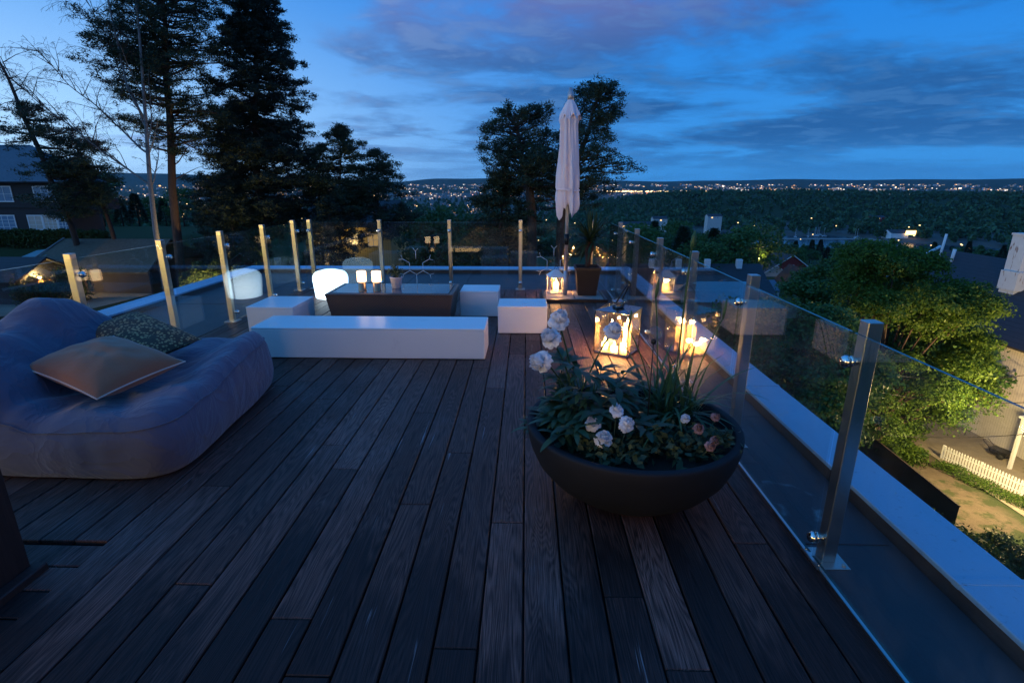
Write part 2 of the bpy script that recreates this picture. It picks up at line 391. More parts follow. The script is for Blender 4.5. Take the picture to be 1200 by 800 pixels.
# ---------------------------------------------------------------- world: dusk sky with clouds
GLOW = Vector((-.9, -.25, 0)).normalized()          # where the sun has set
def make_world():
    w = bpy.data.worlds.new('World'); scene.world = w; w.use_nodes = True
    nt = w.node_tree; nt.nodes.clear(); b = NB(nt)
    out = b.n('ShaderNodeOutputWorld')
    d = b.coord('Generated')
    sx = b.n('ShaderNodeSeparateXYZ'); b.l(d, sx.inputs[0]); X, Y, Z = sx.outputs
    dt = b.n('ShaderNodeVectorMath', operation='DOT_PRODUCT'); b.l(d, dt.inputs[0]); dt.inputs[1].default_value = GLOW
    g = dt.outputs['Value']                                     # 1 towards the afterglow
    low = b.sstep(b.math('MULTIPLY', Z, -1.0), -.55, -.0)       # 1 at horizon
    gl = b.sstep(g, -.55, .85)
    zen = b.mix(gl, (.006, .12, .43), (.035, .185, .48))
    hor = b.mix(gl, (.028, .18, .46), (.36, .56, .76))
    sky = b.mix(b.math('POWER', low, 2.6), zen, hor)
    # clouds on a flat layer
    den = b.math('ADD', b.math('MAXIMUM', Z, 0.0), .11)
    px = b.math('DIVIDE', X, den); py = b.math('DIVIDE', Y, den)
    cv = b.n('ShaderNodeCombineXYZ'); b.l(px, cv.inputs[0]); b.l(py, cv.inputs[1])
    cvv = b.vscale(cv.outputs[0], (1, 1.15, 1))
    n1 = b.noise(cvv, .58, 8, .56, .5); n2 = b.noise(cvv, 3.0, 6, .6, .4)
    n3 = b.noise(b.vscale(cv.outputs[0], (.35, .5, 1)), 1.0, 3, .5)
    cl = b.math('ADD', b.math('MULTIPLY', n1, .64), b.math('MULTIPLY', n2, .19))
    cl = b.math('ADD', cl, b.math('MULTIPLY', n3, .3))
    # clouds are heavier away from the afterglow and overhead to the front
    cl = b.math('ADD', cl, b.math('MULTIPLY', b.math('SUBTRACT', .45, gl), .16))
    mask = b.sstep(cl, .548, .672)
    cc = b.mix(gl, (.010, .058, .18), (.07, .15, .35))
    # mauve cloud bank straight ahead, high up
    dm = b.n('ShaderNodeVectorMath', operation='DOT_PRODUCT'); b.l(d, dm.inputs[0]); dm.inputs[1].default_value = Vector((-.08, .93, .38)).normalized()
    mauve = b.math('MULTIPLY', b.sstep(dm.outputs['Value'], .80, .97), b.sstep(Z, .16, .36))
    cc = b.mix(b.math('MULTIPLY', mauve, .9), cc, (.12, .115, .26))
    lit = b.sstep(n2, .48, .62)
    cc = b.mix(b.math('MULTIPLY', lit, .26), cc, b.mix(gl, (.06, .17, .36), (.42, .52, .72)))
    fade = b.sstep(Z, .0, .09)
    sky = b.mix(b.math('MULTIPLY', b.math('MULTIPLY', mask, .88), b.math('MULTIPLY_ADD', fade, .75, False, .25)), sky, cc)
    below = b.sstep(Z, -.02, .0)
    sky = b.mix(below, (.02, .035, .05), sky)
    bg = b.n('ShaderNodeBackground'); b.l(sky, bg.inputs[0]); bg.inputs[1].default_value = 1.42
    st = b.n('ShaderNodeTexSky'); st.sky_type = 'NISHITA'; st.sun_disc = False
    st.sun_elevation = R(-2.0); st.sun_rotation = math.atan2(GLOW.x, GLOW.y); st.air_density = 1.0; st.ozone_density = 2.5
    bg2 = b.n('ShaderNodeBackground'); b.l(st.outputs[0], bg2.inputs[0]); bg2.inputs[1].default_value = .012
    ad = b.n('ShaderNodeAddShader'); b.l(bg.outputs[0], ad.inputs[0]); b.l(bg2.outputs[0], ad.inputs[1])
    b.l(ad.outputs[0], out.inputs[0])
    w.cycles.sampling_method = 'AUTOMATIC'
make_world()
# last light of the afterglow, very weak and very soft
sun = bpy.data.lights.new('sun', 'SUN'); sun.energy = .1; sun.angle = R(35); sun.color = (.3, .55, 1.0)
so = bpy.data.objects.new('sun', sun); C.objects.link(so)
so.rotation_euler = Vector((-GLOW.x, -GLOW.y, -.45)).to_track_quat('-Z', 'Y').to_euler()

# ---------------------------------------------------------------- terrain
def hgt(x, y):
    s = ss(-30, 5, x)
    r = 9 * ss(0, 24, x); f = (.01 + .095 * s) * max(y - 8, 0) + .095 * (1 - s) * max(y - 90, 0)
    z = -6 - 1.4 * (1 - ss(-20, 0, x)) - (r ** 3 + f ** 3) ** (1 / 3) + 3.2 * (1 - ss(-46, -40, x)) * ss(50, 57, y)
    return z
SEA = -72.0
def far_h(x, y):
    """far terrain: fjord shore, the wooded ridge beyond it, the city plain and the hills"""
    r = math.hypot(x, y); az = math.degrees(math.atan2(x, y))
    h = -68 + 1.5 * mnoise.noise((x * .004, y * .004, 0))
    # open water between the near shore and the ridge, to the right
    wfac = ss(13, 19, az) * (1 - ss(70, 90, az))
    shore0 = 640 + 60 * mnoise.noise((az * .2, 1, 0)); shore1 = 930 - 3.0 * (az - 20) + 50 * mnoise.noise((az * .15, 5, 0))
    water = wfac * ss(shore0 - 30, shore0 + 10, r) * (1 - ss(shore1 - 10, shore1 + 12, r))
    h = h * (1 - water) + (SEA - 8) * water
    rw = ss(6, 16, az)
    hills = (shore1 + 20, 1650)
    ridge = ss(hills[0], hills[1], r) * (1 - ss(2300, 3200, r)) * rw
    top = 38 + 5 * mnoise.noise((x * .0016, y * .0016, 3)) + 3 * mnoise.noise((x * .006, y * .006, 7))
    h += ridge * top
    # city ground rising very slowly, then the hills behind
    h += ss(3600, 9500, r) * 62
    hb = 85 + 60 * mnoise.noise((az * .05, 9, 0)) + 25 * mnoise.noise((az * .18, 2, 0))
    hb += 115 * (1 - ss(-34, -20, az)) + 55 * (ss(-14, -9, az) * (1 - ss(0, 6, az)))
    h += ss(9000, 11500, r) * (hb + 12)
    return h
def ground_z(x, y):
    r = math.hypot(x, y)
    if y < -5: y2 = -5
    else: y2 = y
    n = hgt(x, y2)
    k = ss(280, 640, r)
    n = max(n, -69)
    return n * (1 - k) + far_h(x, y) * k if k > 0 else n

def build_ground():
    radii = list(np.concatenate([np.linspace(0, 60, 31), np.geomspace(64, 14000, 150)]))
    azs = list(np.concatenate([np.linspace(-180, -62, 30, endpoint=False), np.linspace(-62, 62, 260, endpoint=False), np.linspace(62, 180, 30, endpoint=False)]))
    V = []; 
    for r in radii[1:]:
        for a in azs:
            x = r * math.sin(R(a)); y = r * math.cos(R(a)); V.append((x, y, ground_z(x, y)))
    n = len(azs); F = []
    for i in range(len(radii) - 2):
        for k in range(n):
            k2 = (k + 1) % n; F.append((i * n + k, i * n + k2, (i + 1) * n + k2, (i + 1) * n + k))
    c = len(V); V.append((0, 0, ground_z(0, 0)))
    F = [tuple(reversed(f)) for f in F]
    # centre fan as degenerate-free quads: two triangles merged per pair
    for k in range(0, n, 2): F.append((c, (k + 2) % n, (k + 1) % n, k))
    o = mesh_np('ground', np.array(V), np.array(F), None or ground_mat(), smooth=True)
    tag(o, kind='structure'); return o
def ground_mat():
    m, nt, out = new_mat('ground_cover'); b = NB(nt)
    p = b.n('ShaderNodeBsdfPrincipled'); b.l(p.outputs[0], out.inputs[0]); co = b.coord()
    n1 = b.noise(co, .09, 6, .6); n2 = b.noise(co, 2.5, 6, .7); n3 = b.noise(co, .012, 5, .6)
    c = b.mix(n2, (.02, .035, .014), (.05, .075, .03))
    c = b.mix(b.sstep(n1, .5, .66), c, (.035, .05, .02))
    c = b.mix(b.math('MULTIPLY', b.sstep(n3, .5, .6), .5), c, (.022, .036, .022))
    # bare earth path beside the building
    sx = b.n('ShaderNodeSeparateXYZ'); b.l(co, sx.inputs[0])
    ax = b.math('SUBTRACT', sx.outputs[0], b.math('MULTIPLY_ADD', sx.outputs[1], .08, False, 19.2))
    inb = b.math('MULTIPLY', b.sstep(b.math('ADD', b.math('ABSOLUTE', ax), b.math('MULTIPLY', n1, 1.5)), 6.2, 4.6), b.math('MULTIPLY', b.sstep(sx.outputs[1], 22.6, 23.4), b.sstep(sx.outputs[1], 60, 52)))
    gr = b.sstep(b.noise(co, .9, 5, .65), .50, .60)
    c = b.mix(b.math('MULTIPLY', inb, b.math('SUBTRACT', 1.0, b.math('MULTIPLY', gr, .8))), c, b.mix(n2, (.07, .055, .04), (.16, .125, .095)))
    # rock along the far shore
    zz = sx.outputs[2]
    rock = b.math('MULTIPLY', b.sstep(zz, -60, -65), b.sstep(b.math('ADD', sx.outputs[1], sx.outputs[0]), 1120, 1180))
    rock = b.math('MULTIPLY', rock, b.sstep(zz, -75, -71))
    c = b.mix(b.math('MULTIPLY', rock, .8), c, (.16, .14, .13))
    b.l(c, p.inputs['Base Color']); p.inputs['Roughness'].default_value = 1; p.inputs['Specular IOR Level'].default_value = .1
    b.l(b.bump(n2, .6, .06), p.inputs['Normal'])
    return m
build_ground()
# the fjord
def water_mat():
    m, nt, out = new_mat('fjord_water'); b = NB(nt)
    p = b.n('ShaderNodeBsdfPrincipled'); b.l(p.outputs[0], out.inputs[0]); p.inputs['Base Color'].default_value = (.01, .03, .05, 1)
    p.inputs['Roughness'].default_value = .18; b.l(b.bump(b.noise(b.coord(), .25, 4, .6), .3, .5), p.inputs['Normal']); return m
w = MB(); w.add([(50, 400, SEA), (2400, 400, SEA), (2400, 1500, SEA), (50, 1500, SEA)], [(0, 1, 2, 3)]); tag(w.build('water', water_mat()), kind='structure')

# ---------------------------------------------------------------- terrace
PX0, PX1, PY1 = -5.5, 1.88, 10.8       # inner edges of the parapet
DX0, DX1, DY1 = -3.74, 1.37, 8.62       # deck edges
def build_deck():
    mb = MB(); bw = .168; k0 = math.floor(DX0 / bw); k1 = math.ceil(DX1 / bw)
    rr = random.Random(21)
    for k in range(k0, k1):
        x0 = max(k * bw, DX0) + .004; x1 = min((k + 1) * bw, DX1) - .004
        if x1 - x0 < .03: continue
        yend = -5.9; ys = [yend]; y = yend + rr.uniform(.4, 3.6)
        while y < DY1 - .4: ys.append(y); y += rr.choice([1.8, 2.4, 3.0, 3.6]) + rr.uniform(-.3, .3)
        ys.append(DY1)
        for a, c in zip(ys[:-1], ys[1:]):
            z = rr.uniform(-.0012, .0012)
            e = .004
            if x1 < -1.98 and a < 2.12:                # notch in front of the post
                a = max(a, 2.12 - (x1 + 1.98) * .0)
                if c - a < .05: continue
            mb.box(x0, x1, a + .002, c - .002, -.028 + z, z, bev=e)
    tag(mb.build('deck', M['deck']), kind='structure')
    fr = MB()
    fr.box(DX0 + .0, DX0 + .05, -5.9, DY1 - .02, -.1, -.034); fr.box(DX1 - .05, DX1, -5.9, DY1 - .02, -.1, -.034); fr.box(DX0 + .05, DX1 - .05, DY1 - .07, DY1 - .02, -.1, -.034)
    for y in np.arange(-5.7, 8.5, .55): fr.box(DX0 + .05, DX1 - .05, y, y + .05, -.1, -.034)
    tag(fr.build('deck_joists', M['dark_wood']), kind='structure')
    # lower strip of boards beside the post, crossing the others
    lo = MB()
    for i in range(6): lo.box(-3.6, -1.99, 2.1 - .15 * (i + 1) + .004, 2.1 - .15 * i - .004, -.034, -.006, bev=.004)
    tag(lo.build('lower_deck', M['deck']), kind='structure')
build_deck()
fm = MB(); fm.add([(PX0, -6, -.1), (PX1, -6, -.1), (PX1, PY1, -.1), (PX0, PY1, -.1)], [(0, 1, 2, 3)])
# raised felt strips up to the parapet, lapped seams
tag(fm.build('roof_felt', M['felt']), kind='structure')
sm_ = MB()
for y in (1.2, 3.4, 5.6, 7.8, 9.2): sm_.box(PX0 + .01, DX0 - .1, y, y + .09, -.0985, -.0945)
for y in (-.2, 2.32, 4.9, 7.2): sm_.box(DX1 + .03, PX1 - .03, y, y + .05, -.0985, -.096)
for x in (-4.5, -3.4, -2.3, -1.2, -.1, 1.0): sm_.box(x, x + .09, DY1 + .02, PY1 - .01, -.098, -.0935)
tag(sm_.build('roof_felt_seams', M['felt']), kind='structure')

# parapet with metal coping around the roof
pa = empty('roof_parapet', (0, 0, 0), 'low roof parapet capped with white metal, sky reflection put into its colour, around the terrace', 'parapet')
cp = MB(); W = .36
ysr = [-6, -2.8, -.4, 1.95, 4.3, 6.65, 9.0, PY1 + W]
for a, c in zip(ysr[:-1], ysr[1:]): cp.box(PX1, PX1 + W - .06, a + .002, c - .002, -.028, 0, bev=.004)
for a, c in zip(ysr[:-1], ysr[1:]): cp.box(PX0 - W, PX0, a + .002, c - .002, -.028, 0, bev=.004)
xs = [PX0 + .003, -3.2, -.9, 1.4, PX1 - .003]
for a, c in zip(xs[:-1], xs[1:]): cp.box(a + .002, c - .002, PY1, PY1 + W, -.028, 0, bev=.004)
for y in ysr[1:-1]:
    cp.box(PX1 - .004, PX1 + W - .056, y - .02, y + .02, -.026, .004, bev=.002); cp.box(PX0 - W - .004, PX0 + .004, y - .02, y + .02, -.026, .004, bev=.002)
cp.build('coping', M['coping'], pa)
ed = MB()
ed.box(PX1 + .012, PX1 + .05, -6, PY1, -.2, -.03); ed.box(PX0 - .05, PX0 - .012, -6, PY1, -.2, -.03); ed.box(PX0 - .05, PX1 + .05, PY1 + .012, PY1 + .05, -.2, -.03)
ed.build('inner_board', M['edge_wood'], pa)
bl = MB(); bl.box(PX0 - W + .05, PX1 + W - .1, -5.95, PY1 + W - .05, -14, -.32)
for x0, x1, y0, y1 in ((PX1 + .05, PX1 + W - .1, -5.95, PY1 + W - .05), (PX0 - W + .05, PX0 - .05, -5.95, PY1 + W - .05), (PX0 - .05, PX1 + .05, PY1 + .05, PY1 + W - .05)):
    bl.box(x0, x1, y0, y1, -.318, -.03)
tag(bl.build('terrace_building', M['grey_clad']), 'building carrying the roof terrace, grey boarded walls below the parapet', 'building')

# ---------------------------------------------------------------- glass railing
POST_H = 1.13
def post(parent, x, y, side, h=POST_H):
    """steel post; side = direction from the post to the glass"""
    mb = MB(); mb.box(-.03, .03, -.03, .03, 0.008, h, bev=.003); o = mb.build('post', M['steel'], parent, (x, y, 0))
    bp = MB(); bp.box(-.075, .075, -.075, .075, 0, .01, bev=.002)
    for sx in (-1, 1):
        for sy in (-1, 1): bp.tube([(sx * .055, sy * .055, .008), (sx * .055, sy * .055, .018)], .009, 6)
    bp.build('base_plate', M['steel'], o)
    for z in (.12, h - .17):
        k = MB(); v = Vector(side)
        k.tube([v * .028 + Vector((0, 0, z)), v * .058 + Vector((0, 0, z))], .015, 12)
        k.tube([v * .052 + Vector((0, 0, z)), v * .060 + Vector((0, 0, z))], .024, 16)
        k.tube([v * .072 + Vector((0, 0, z)), v * .078 + Vector((0, 0, z)), v * .092 + Vector((0, 0, z))], [.026, .026, .018], 16)
        k.build('glass_clamp', M['chrome'], o)
    return o
def panel(parent, p0, p1, z0=.03, z1=1.085, th=.012):
    (x0, y0), (x1, y1) = p0, p1
    d = Vector((x1 - x0, y1 - y0, 0)).normalized(); n = Vector((-d.y, d.x, 0)) * th / 2
    q = [Vector((x0, y0, 0)) - n, Vector((x1, y1, 0)) - n, Vector((x1, y1, 0)) + n, Vector((x0, y0, 0)) + n]
    vs = [(v.x, v.y, z0) for v in q] + [(v.x, v.y, z1) for v in q]
    mb = MB(); mb.add(vs, [(3, 2, 1, 0)], mi=1).add(vs, [(4, 5, 6, 7)], mi=1).add(vs, [(0, 1, 5, 4)]).add(vs, [(2, 3, 7, 6)]).add(vs, [(1, 2, 6, 5)], mi=0).add(vs, [(3, 0, 4, 7)], mi=0)
    return mb.build('glass_panel', [M['glass'], M['glass_edge']], parent)
rr_ = random.Random(3)
rail_r = empty('glass_railing', (1.385, 5, 0), 'glass railing on steel posts along the right edge of the deck', 'railing', 'glass railings around the deck')
yr = [-2.5, -1.35, -.2, .95, 2.08, 3.22, 4.40, 5.56, 6.74, 7.95]
for y in yr: post(rail_r, 0, y - 5, (-1, 0, 0))
yy = yr + [8.5]
for a, c in zip(yy[:-1], yy[1:]): panel(rail_r, (-.065, a + .012 - 5), (-.065, c - .012 - 5))
ch_ = MB(); ch_.box(-.072, -.058, -8.5, 3.5, .001, .014); ch_.build('bottom_channel', M['steel'], rail_r)
rail_f = empty('glass_railing', (-1.2, 8.6, 0), 'glass railing on steel posts across the far end of the deck', 'railing', 'glass railings around the deck')
xf = [-3.5, -2.36, -1.23, -.09, 1.05]
for x in xf: post(rail_f, x + 1.2, 0, (0, -1, 0), 1.12)
xx = [-3.62, -2.36, -1.23, -.09, 1.05, 1.3]
for a, c in zip(xx[:-1], xx[1:]): panel(rail_f, (a + .012 + 1.2, -.065), (c - .012 + 1.2, -.065))
rail_l = empty('glass_railing', (-3.7, 5, 0), 'glass railing on steel posts along the left edge of the deck', 'railing', 'glass railings around the deck')
yl = [.9, 2.0, 3.1, 4.2, 5.30, 6.38, 7.44, 8.44]
for y in yl: post(rail_l, 0, y - 5, (1, 0, 0), 1.12)
for a, c in zip(yl[:-1], yl[1:]): panel(rail_l, (.065, a + .012 - 5), (.065, c - .012 - 5))

# ---------------------------------------------------------------- white box seats
def boxseat(loc, w, d, h, label, rz=0, g='white box seats around the wicker table', cat='bench', name='white_bench'):
    t = empty(name, loc, label, cat, g, rz)
    b_ = MB(); nj = 1
    for i in range(nj): b_.box(-w / 2 + w * i / nj + (.0012 if i else 0), -w / 2 + w * (i + 1) / nj - (.0012 if i < nj - 1 else 0), -d / 2, d / 2, 0.006, h - .022, bev=.006)
    b_.build('body', M['white_laminate'], t)
    b_ = MB(); b_.box(-w / 2 - .002, w / 2 + .002, -d / 2 - .002, d / 2 + .002, h - .0215, h, bev=.006); b_.build('seat_top', M['white_laminate'], t)
    return t
boxseat((-1.545, 5.17, 0), 2.3, .49, .315, 'long low white box bench in front of the wicker table')
boxseat((-2.92, 6.1, 0), .54, .62, .32, 'white box seat at the left end of the wicker table, behind the long bench', cat='box seat', name='white_box_seat')
boxseat((-.035, 6.1, 0), .565, .44, .325, 'white box seat glowing pink, standing alone right of the long bench', cat='box seat', name='white_box_seat')
boxseat((-.6, 6.92, 0), .5, .46, .34, 'bluish white box seat at the right end of the wicker table', cat='box seat', name='white_box_seat')

# ---------------------------------------------------------------- wicker table
tb = empty('wicker_table', (-1.63, 6.48, 0), 'low dark wicker table with a glass top between white box seats', 'table')
mb = MB(); w2, d2 = .76, .36
def frustum(mb, wa, da, z0, wb, db, z1):
    vs = [(-wa, -da, z0), (wa, -da, z0), (wa, da, z0), (-wa, da, z0), (-wb, -db, z1), (wb, -db, z1), (wb, db, z1), (-wb, db, z1)]
    mb.add(vs, [(3, 2, 1, 0), (4, 5, 6, 7), (0, 1, 5, 4), (1, 2, 6, 5), (2, 3, 7, 6), (3, 0, 4, 7)])
frustum(mb, w2 - .06, d2 - .04, .03, w2, d2, .385); mb.build('wicker_body', M['weave'], tb)
mb = MB()
for y0, y1, x0, x1 in ((-d2 - .006, -d2 + .05, -w2 - .006, w2 + .006), (d2 - .05, d2 + .006, -w2 - .006, w2 + .006), (-d2 + .05, d2 - .05, -w2 - .006, -w2 + .05), (-d2 + .05, d2 - .05, w2 - .05, w2 + .006)):
    mb.box(x0, x1, y0, y1, .387, .408, bev=.004)
mb.build('wicker_rim', M['weave'], tb)
mb = MB(); mb.box(-w2 + .052, w2 - .052, -d2 + .052, d2 - .052, .395, .414, bev=.002); mb.build('glass_top', M['table_glass'], tb)
for sx in (-1, 1):
    for sy in (-1, 1):
        mb = MB(); mb.box(-.03, .03, -.03, .03, 0, .03); mb.build('foot', M['dark_wood'], tb, (sx * .6, sy * .25, 0))

# two table lamps: frosted shade on a chrome sleeve, lit inside
M['shade'] = None
def shade_mat():
    m, nt, out = new_mat('frosted_lamp_shade'); b = NB(nt)
    e = b.n('ShaderNodeEmission'); lw = b.n('ShaderNodeLayerWeight'); lw.inputs[0].default_value = .35
    c = b.mix(lw.outputs['Facing'], (1.0, .74, .42), (1.0, .46, .2)); b.l(c, e.inputs[0]); e.inputs[1].default_value = 4.2
    g = b.n('ShaderNodeBsdfGlossy'); g.inputs['Roughness'].default_value = .3
    ad = b.n('ShaderNodeMixShader'); ad.inputs[0].default_value = .06; b.l(e.outputs[0], ad.inputs[1]); b.l(g.outputs[0], ad.inputs[2])
    b.l(ad.outputs[0], out.inputs[0]); return m
M['shade'] = shade_mat()
def table_lamp(x, y, label):
    t = empty('table_lamp', (x, y, .415), label, 'table lamp', 'lit lamps on the wicker table')
    a = MB(); a.lathe([(.0, 0), (.05, 0), (.05, .004), (.046, .01), (.046, .11), (.04, .112), (0, .112)], seg=28); a.build('chrome_sleeve', M['bronze'], t)
    a = MB(); a.lathe([(.0, .113), (.05, .113), (.056, .12), (.056, .235), (.052, .24), (.047, .24), (.047, .13)], seg=28); a.build('lamp_shade', M['shade'], t)
table_lamp(-1.99, 6.3, 'left of two small lit lamps with frosted shade on the wicker table')
table_lamp(-1.81, 6.3, 'right of two small lit lamps, beside the potted plant on the wicker table')

# ---------------------------------------------------------------- foliage primitives
def leaves_np(cen, size, rs, aspect=.6, flat=.0, nrm=None):
    """rhombic leaves at centres; returns V,F (quads)"""
    n = len(cen)
    u = unit(rs.normal(size=(n, 3)))
    nn = unit(rs.normal(size=(n, 3)) + (np.array([0, 0, flat]) if nrm is None else nrm * flat))
    u = unit(u - nn * (u * nn).sum(1, keepdims=True)); v = np.cross(nn, u)
    s = (size * rs.uniform(.6, 1.25, (n, 1)))
    V = np.stack([cen - u * s, cen + v * s * aspect + nn * s * .15, cen + u * s, cen - v * s * aspect + nn * s * .15], 1).reshape(-1, 3)
    F = np.arange(n * 4).reshape(-1, 4)
    return V, F
def needles_np(cen, dirs, L, wd, rs):
    """each needle spray is a thin triangle"""
    n = len(cen); t = unit(np.cross(dirs, rs.normal(size=(n, 3))))
    Ls = L * rs.uniform(.6, 1.2, (n, 1)); ws = wd * rs.uniform(.7, 1.3, (n, 1))
    V = np.stack([cen - t * ws, cen + t * ws, cen + dirs * Ls], 1).reshape(-1, 3)
    return V, np.arange(n * 3).reshape(-1, 3)

# small potted plant on the table
def blade(mb, base, d, L, w, droop, n=6, fold=.0, twist=0):
    """a strap leaf as a curved ribbon; d = horizontal direction + lift"""
    p = Vector(base); d = Vector(d).normalized(); side = d.cross(Vector((0, 0, 1)))
    side = side.normalized() if side.length > .05 else Vector((1, 0, 0)); vs = []
    for i in range(n + 1):
        t = i / n; ww = w * (math.sin(math.pi * min(1, .12 + t * .88)) ** .7) * .5 + .0004
        vs.append(p - side * ww); vs.append(p + side * ww)
        p = p + d * (L / n); d = (d + Vector((0, 0, -droop / n))).normalized()
    mb.add(vs, [(2 * i, 2 * i + 1, 2 * i + 3, 2 * i + 2) for i in range(n)], True)
def potplant():
    t = empty('white_flower_pot', (-1.62, 6.5, .415), 'small white tapered flower pot on the wicker table, right of the lamps', 'flower pot')
    a = MB(); a.lathe([(0, 0), (.052, 0), (.056, .004), (.075, .128), (.078, .13), (.078, .14), (.07, .14), (.066, .125), (0, .122)], seg=28); a.build('pot', M['white_pot'], t)
    a = MB(); a.lathe([(0, .126), (.066, .124)], seg=20); a.build('soil', M['soil'], t)
    p = empty('bushy_pot_plant', (-1.62, 6.5, .54), 'small bushy green plant growing in the white pot on the wicker table', 'potted plant')
    rs = np.random.default_rng(4); mb = MB()
    tips = []
    for i in range(46):
        a = rs.uniform(0, 6.28); l = rs.uniform(.05, .14); e = rs.uniform(.35, 1.5)
        q = (math.cos(a) * math.cos(e) * l * .95, math.sin(a) * math.cos(e) * l * .95, math.sin(e) * l)
        mb.tube([(q[0] * .15, q[1] * .15, 0), q], .0018, 4); tips.append(q)
    mb.build('stems', M['leaf_rose'], p)
    cen = np.repeat(np.array(tips), 9, 0) + rs.normal(size=(46 * 9, 3)) * .014
    V, F = leaves_np(cen, .014, rs, .6, .6); mesh_np('leaves', V, F, leafmat('olive_leaf', (.05, .07, .03), (.16, .17, .08), .2), p)
potplant()

# ---------------------------------------------------------------- glowing stool
def stool():
    t = empty('glowing_stool', (-2.96, 7.86, 0), 'rounded white plastic stool glowing from inside, behind the wicker table', 'light stool')
    m, nt, out = new_mat('glowing_plastic'); b = NB(nt)
    co = b.coord(); e = b.n('ShaderNodeEmission')
    ds = b.n('ShaderNodeVectorMath', operation='DISTANCE'); b.l(co, ds.inputs[0]); ds.inputs[1].default_value = (-.06, -.16, .16)
    k = b.sstep(ds.outputs['Value'], .42, .05)
    b.l(b.mix(k, (.42, .7, 1.0), (.7, .88, 1.0)), e.inputs[0]); b.l(b.math('MULTIPLY_ADD', k, 1.5, False, 1.9), e.inputs[1])
    g = b.n('ShaderNodeBsdfGlossy'); g.inputs['Roughness'].default_value = .25
    mx = b.n('ShaderNodeMixShader'); mx.inputs[0].default_value = .06; b.l(e.outputs[0], mx.inputs[1]); b.l(g.outputs[0], mx.inputs[2]); b.l(mx.outputs[0], out.inputs[0])
    a = MB(); prof = [(0, .012), (.215, .012), (.235, .02)]
    for i in range(9): z = .02 + .27 * i / 8; prof.append((.235 + .024 * i / 8, z))
    for i in range(1, 10):
        a_ = math.pi / 2 * i / 9; prof.append((.259 - .09 * (1 - math.cos(a_)), .30 + .11 * math.sin(a_)))
    prof.append((.10, .43)); prof.append((0, .435))
    a.lathe(prof, seg=40); a.build('glowing_shell', m, t)
    a = MB(); a.lathe([(0, 0), (.18, 0), (.18, .012)], seg=32); a.build('foot_ring', M['white_laminate'], t)
stool()

# ---------------------------------------------------------------- bean bag lounger
def fabric(name, c1, c2, sc=900, rough=.85, sheen=.3, bk=.3):
    m, nt, out = new_mat(name); b = NB(nt)
    p = b.n('ShaderNodeBsdfPrincipled'); b.l(p.outputs[0], out.inputs[0]); co = b.coord()
    n1 = b.noise(co, 2.4, 5, .6); n2 = b.noise(co, sc / 8, 3, .7)
    c = b.mix(b.math('ADD', b.math('MULTIPLY', n1, .6), b.math('MULTIPLY', n2, .4)), c1, c2); b.l(c, p.inputs['Base Color'])
    p.inputs['Roughness'].default_value = rough; p.inputs['Sheen Weight'].default_value = sheen; p.inputs['Specular IOR Level'].default_value = .2
    cr = b.math('ABSOLUTE', b.math('SUBTRACT', b.noise(b.vscale(co, (2.2, 3.4, 2.4)), 1.5, 3, .5, 1.1), .5)); cr2 = b.noise(b.vscale(co, (2, 2, 5)), 1.6, 4, .5, .9)
    h = b.math('ADD', b.math('MULTIPLY', b.math('POWER', cr, .6), -1.5), b.math('ADD', b.math('MULTIPLY', cr2, .6), b.math('MULTIPLY', n2, .02)))
    b.l(b.bump(h, bk, .05), p.inputs['Normal']); return m
M['bag'] = fabric('bean_bag_fabric', (.074, .082, .135), (.108, .112, .172))
M['cush'] = fabric('peach_linen', (.27, .105, .055), (.33, .135, .075), bk=.06)
def patterned():
    m, nt, out = new_mat('mottled_pattern_fabric'); b = NB(nt)
    p = b.n('ShaderNodeBsdfPrincipled'); b.l(p.outputs[0], out.inputs[0]); co = b.coord()
    v = b.n('ShaderNodeTexVoronoi'); b.l(co, v.inputs['Vector']); v.inputs['Scale'].default_value = 46
    n = b.noise(co, 55, 3, .6)
    k = b.sstep(b.math('ADD', v.outputs['Distance'], b.math('MULTIPLY', n, .5)), .60, .68)
    b.l(b.mix(k, (.52, .27, .12), (.10, .055, .035)), p.inputs['Base Color']); p.inputs['Roughness'].default_value = .9; return m
M['pattern'] = patterned()
def lerp(a, b, t): return a + (b - a) * t
def bag_height(x, y):
    """upper surface of the lounger: a sagging seat with a high back on the left"""
    fb = 1 - ss(-3.34, -2.86, x + .05 * math.sin(y * 4))
    peak = .47 * (.72 + .28 * math.exp(-((y - 3.60) / .26) ** 2)) * (1 - .9 * ss(3.72, 4.3, y))
    z = .415 + fb * peak
    z -= .10 * math.exp(-(((x + 2.62) / .38) ** 2 + ((y - 3.4) / .55) ** 2))
    z += .085 * ss(-2.55, -2.2, x) * ss(3.1, 3.8, y) + .02 * ss(-2.5, -2.2, x) - .04 * math.exp(-((y - 2.62) / .2) ** 2)
    # folds radiating from the middle of the seat and along the crease of the back
    ang = math.atan2(y - 3.35, x + 2.75)
    rad = math.hypot(x + 2.75, y - 3.35)
    fo = (math.sin(ang * 9 + 1.5 * math.sin(rad * 5)) * .5 + math.sin(ang * 17 + 2.2) * .3)
    z += .019 * fo * ss(.1, .4, rad) * (1 - ss(.75, 1.0, rad) * .5)
    z += .02 * mnoise.noise((x * 3, y * 3, 1)) + .010 * mnoise.noise((x * 7, y * 6, 4))
    z -= .05 * math.exp(-((x + 2.92 + .06 * math.sin(y * 3)) / .05) ** 2) * (1 - ss(3.9, 4.3, y))
    return z
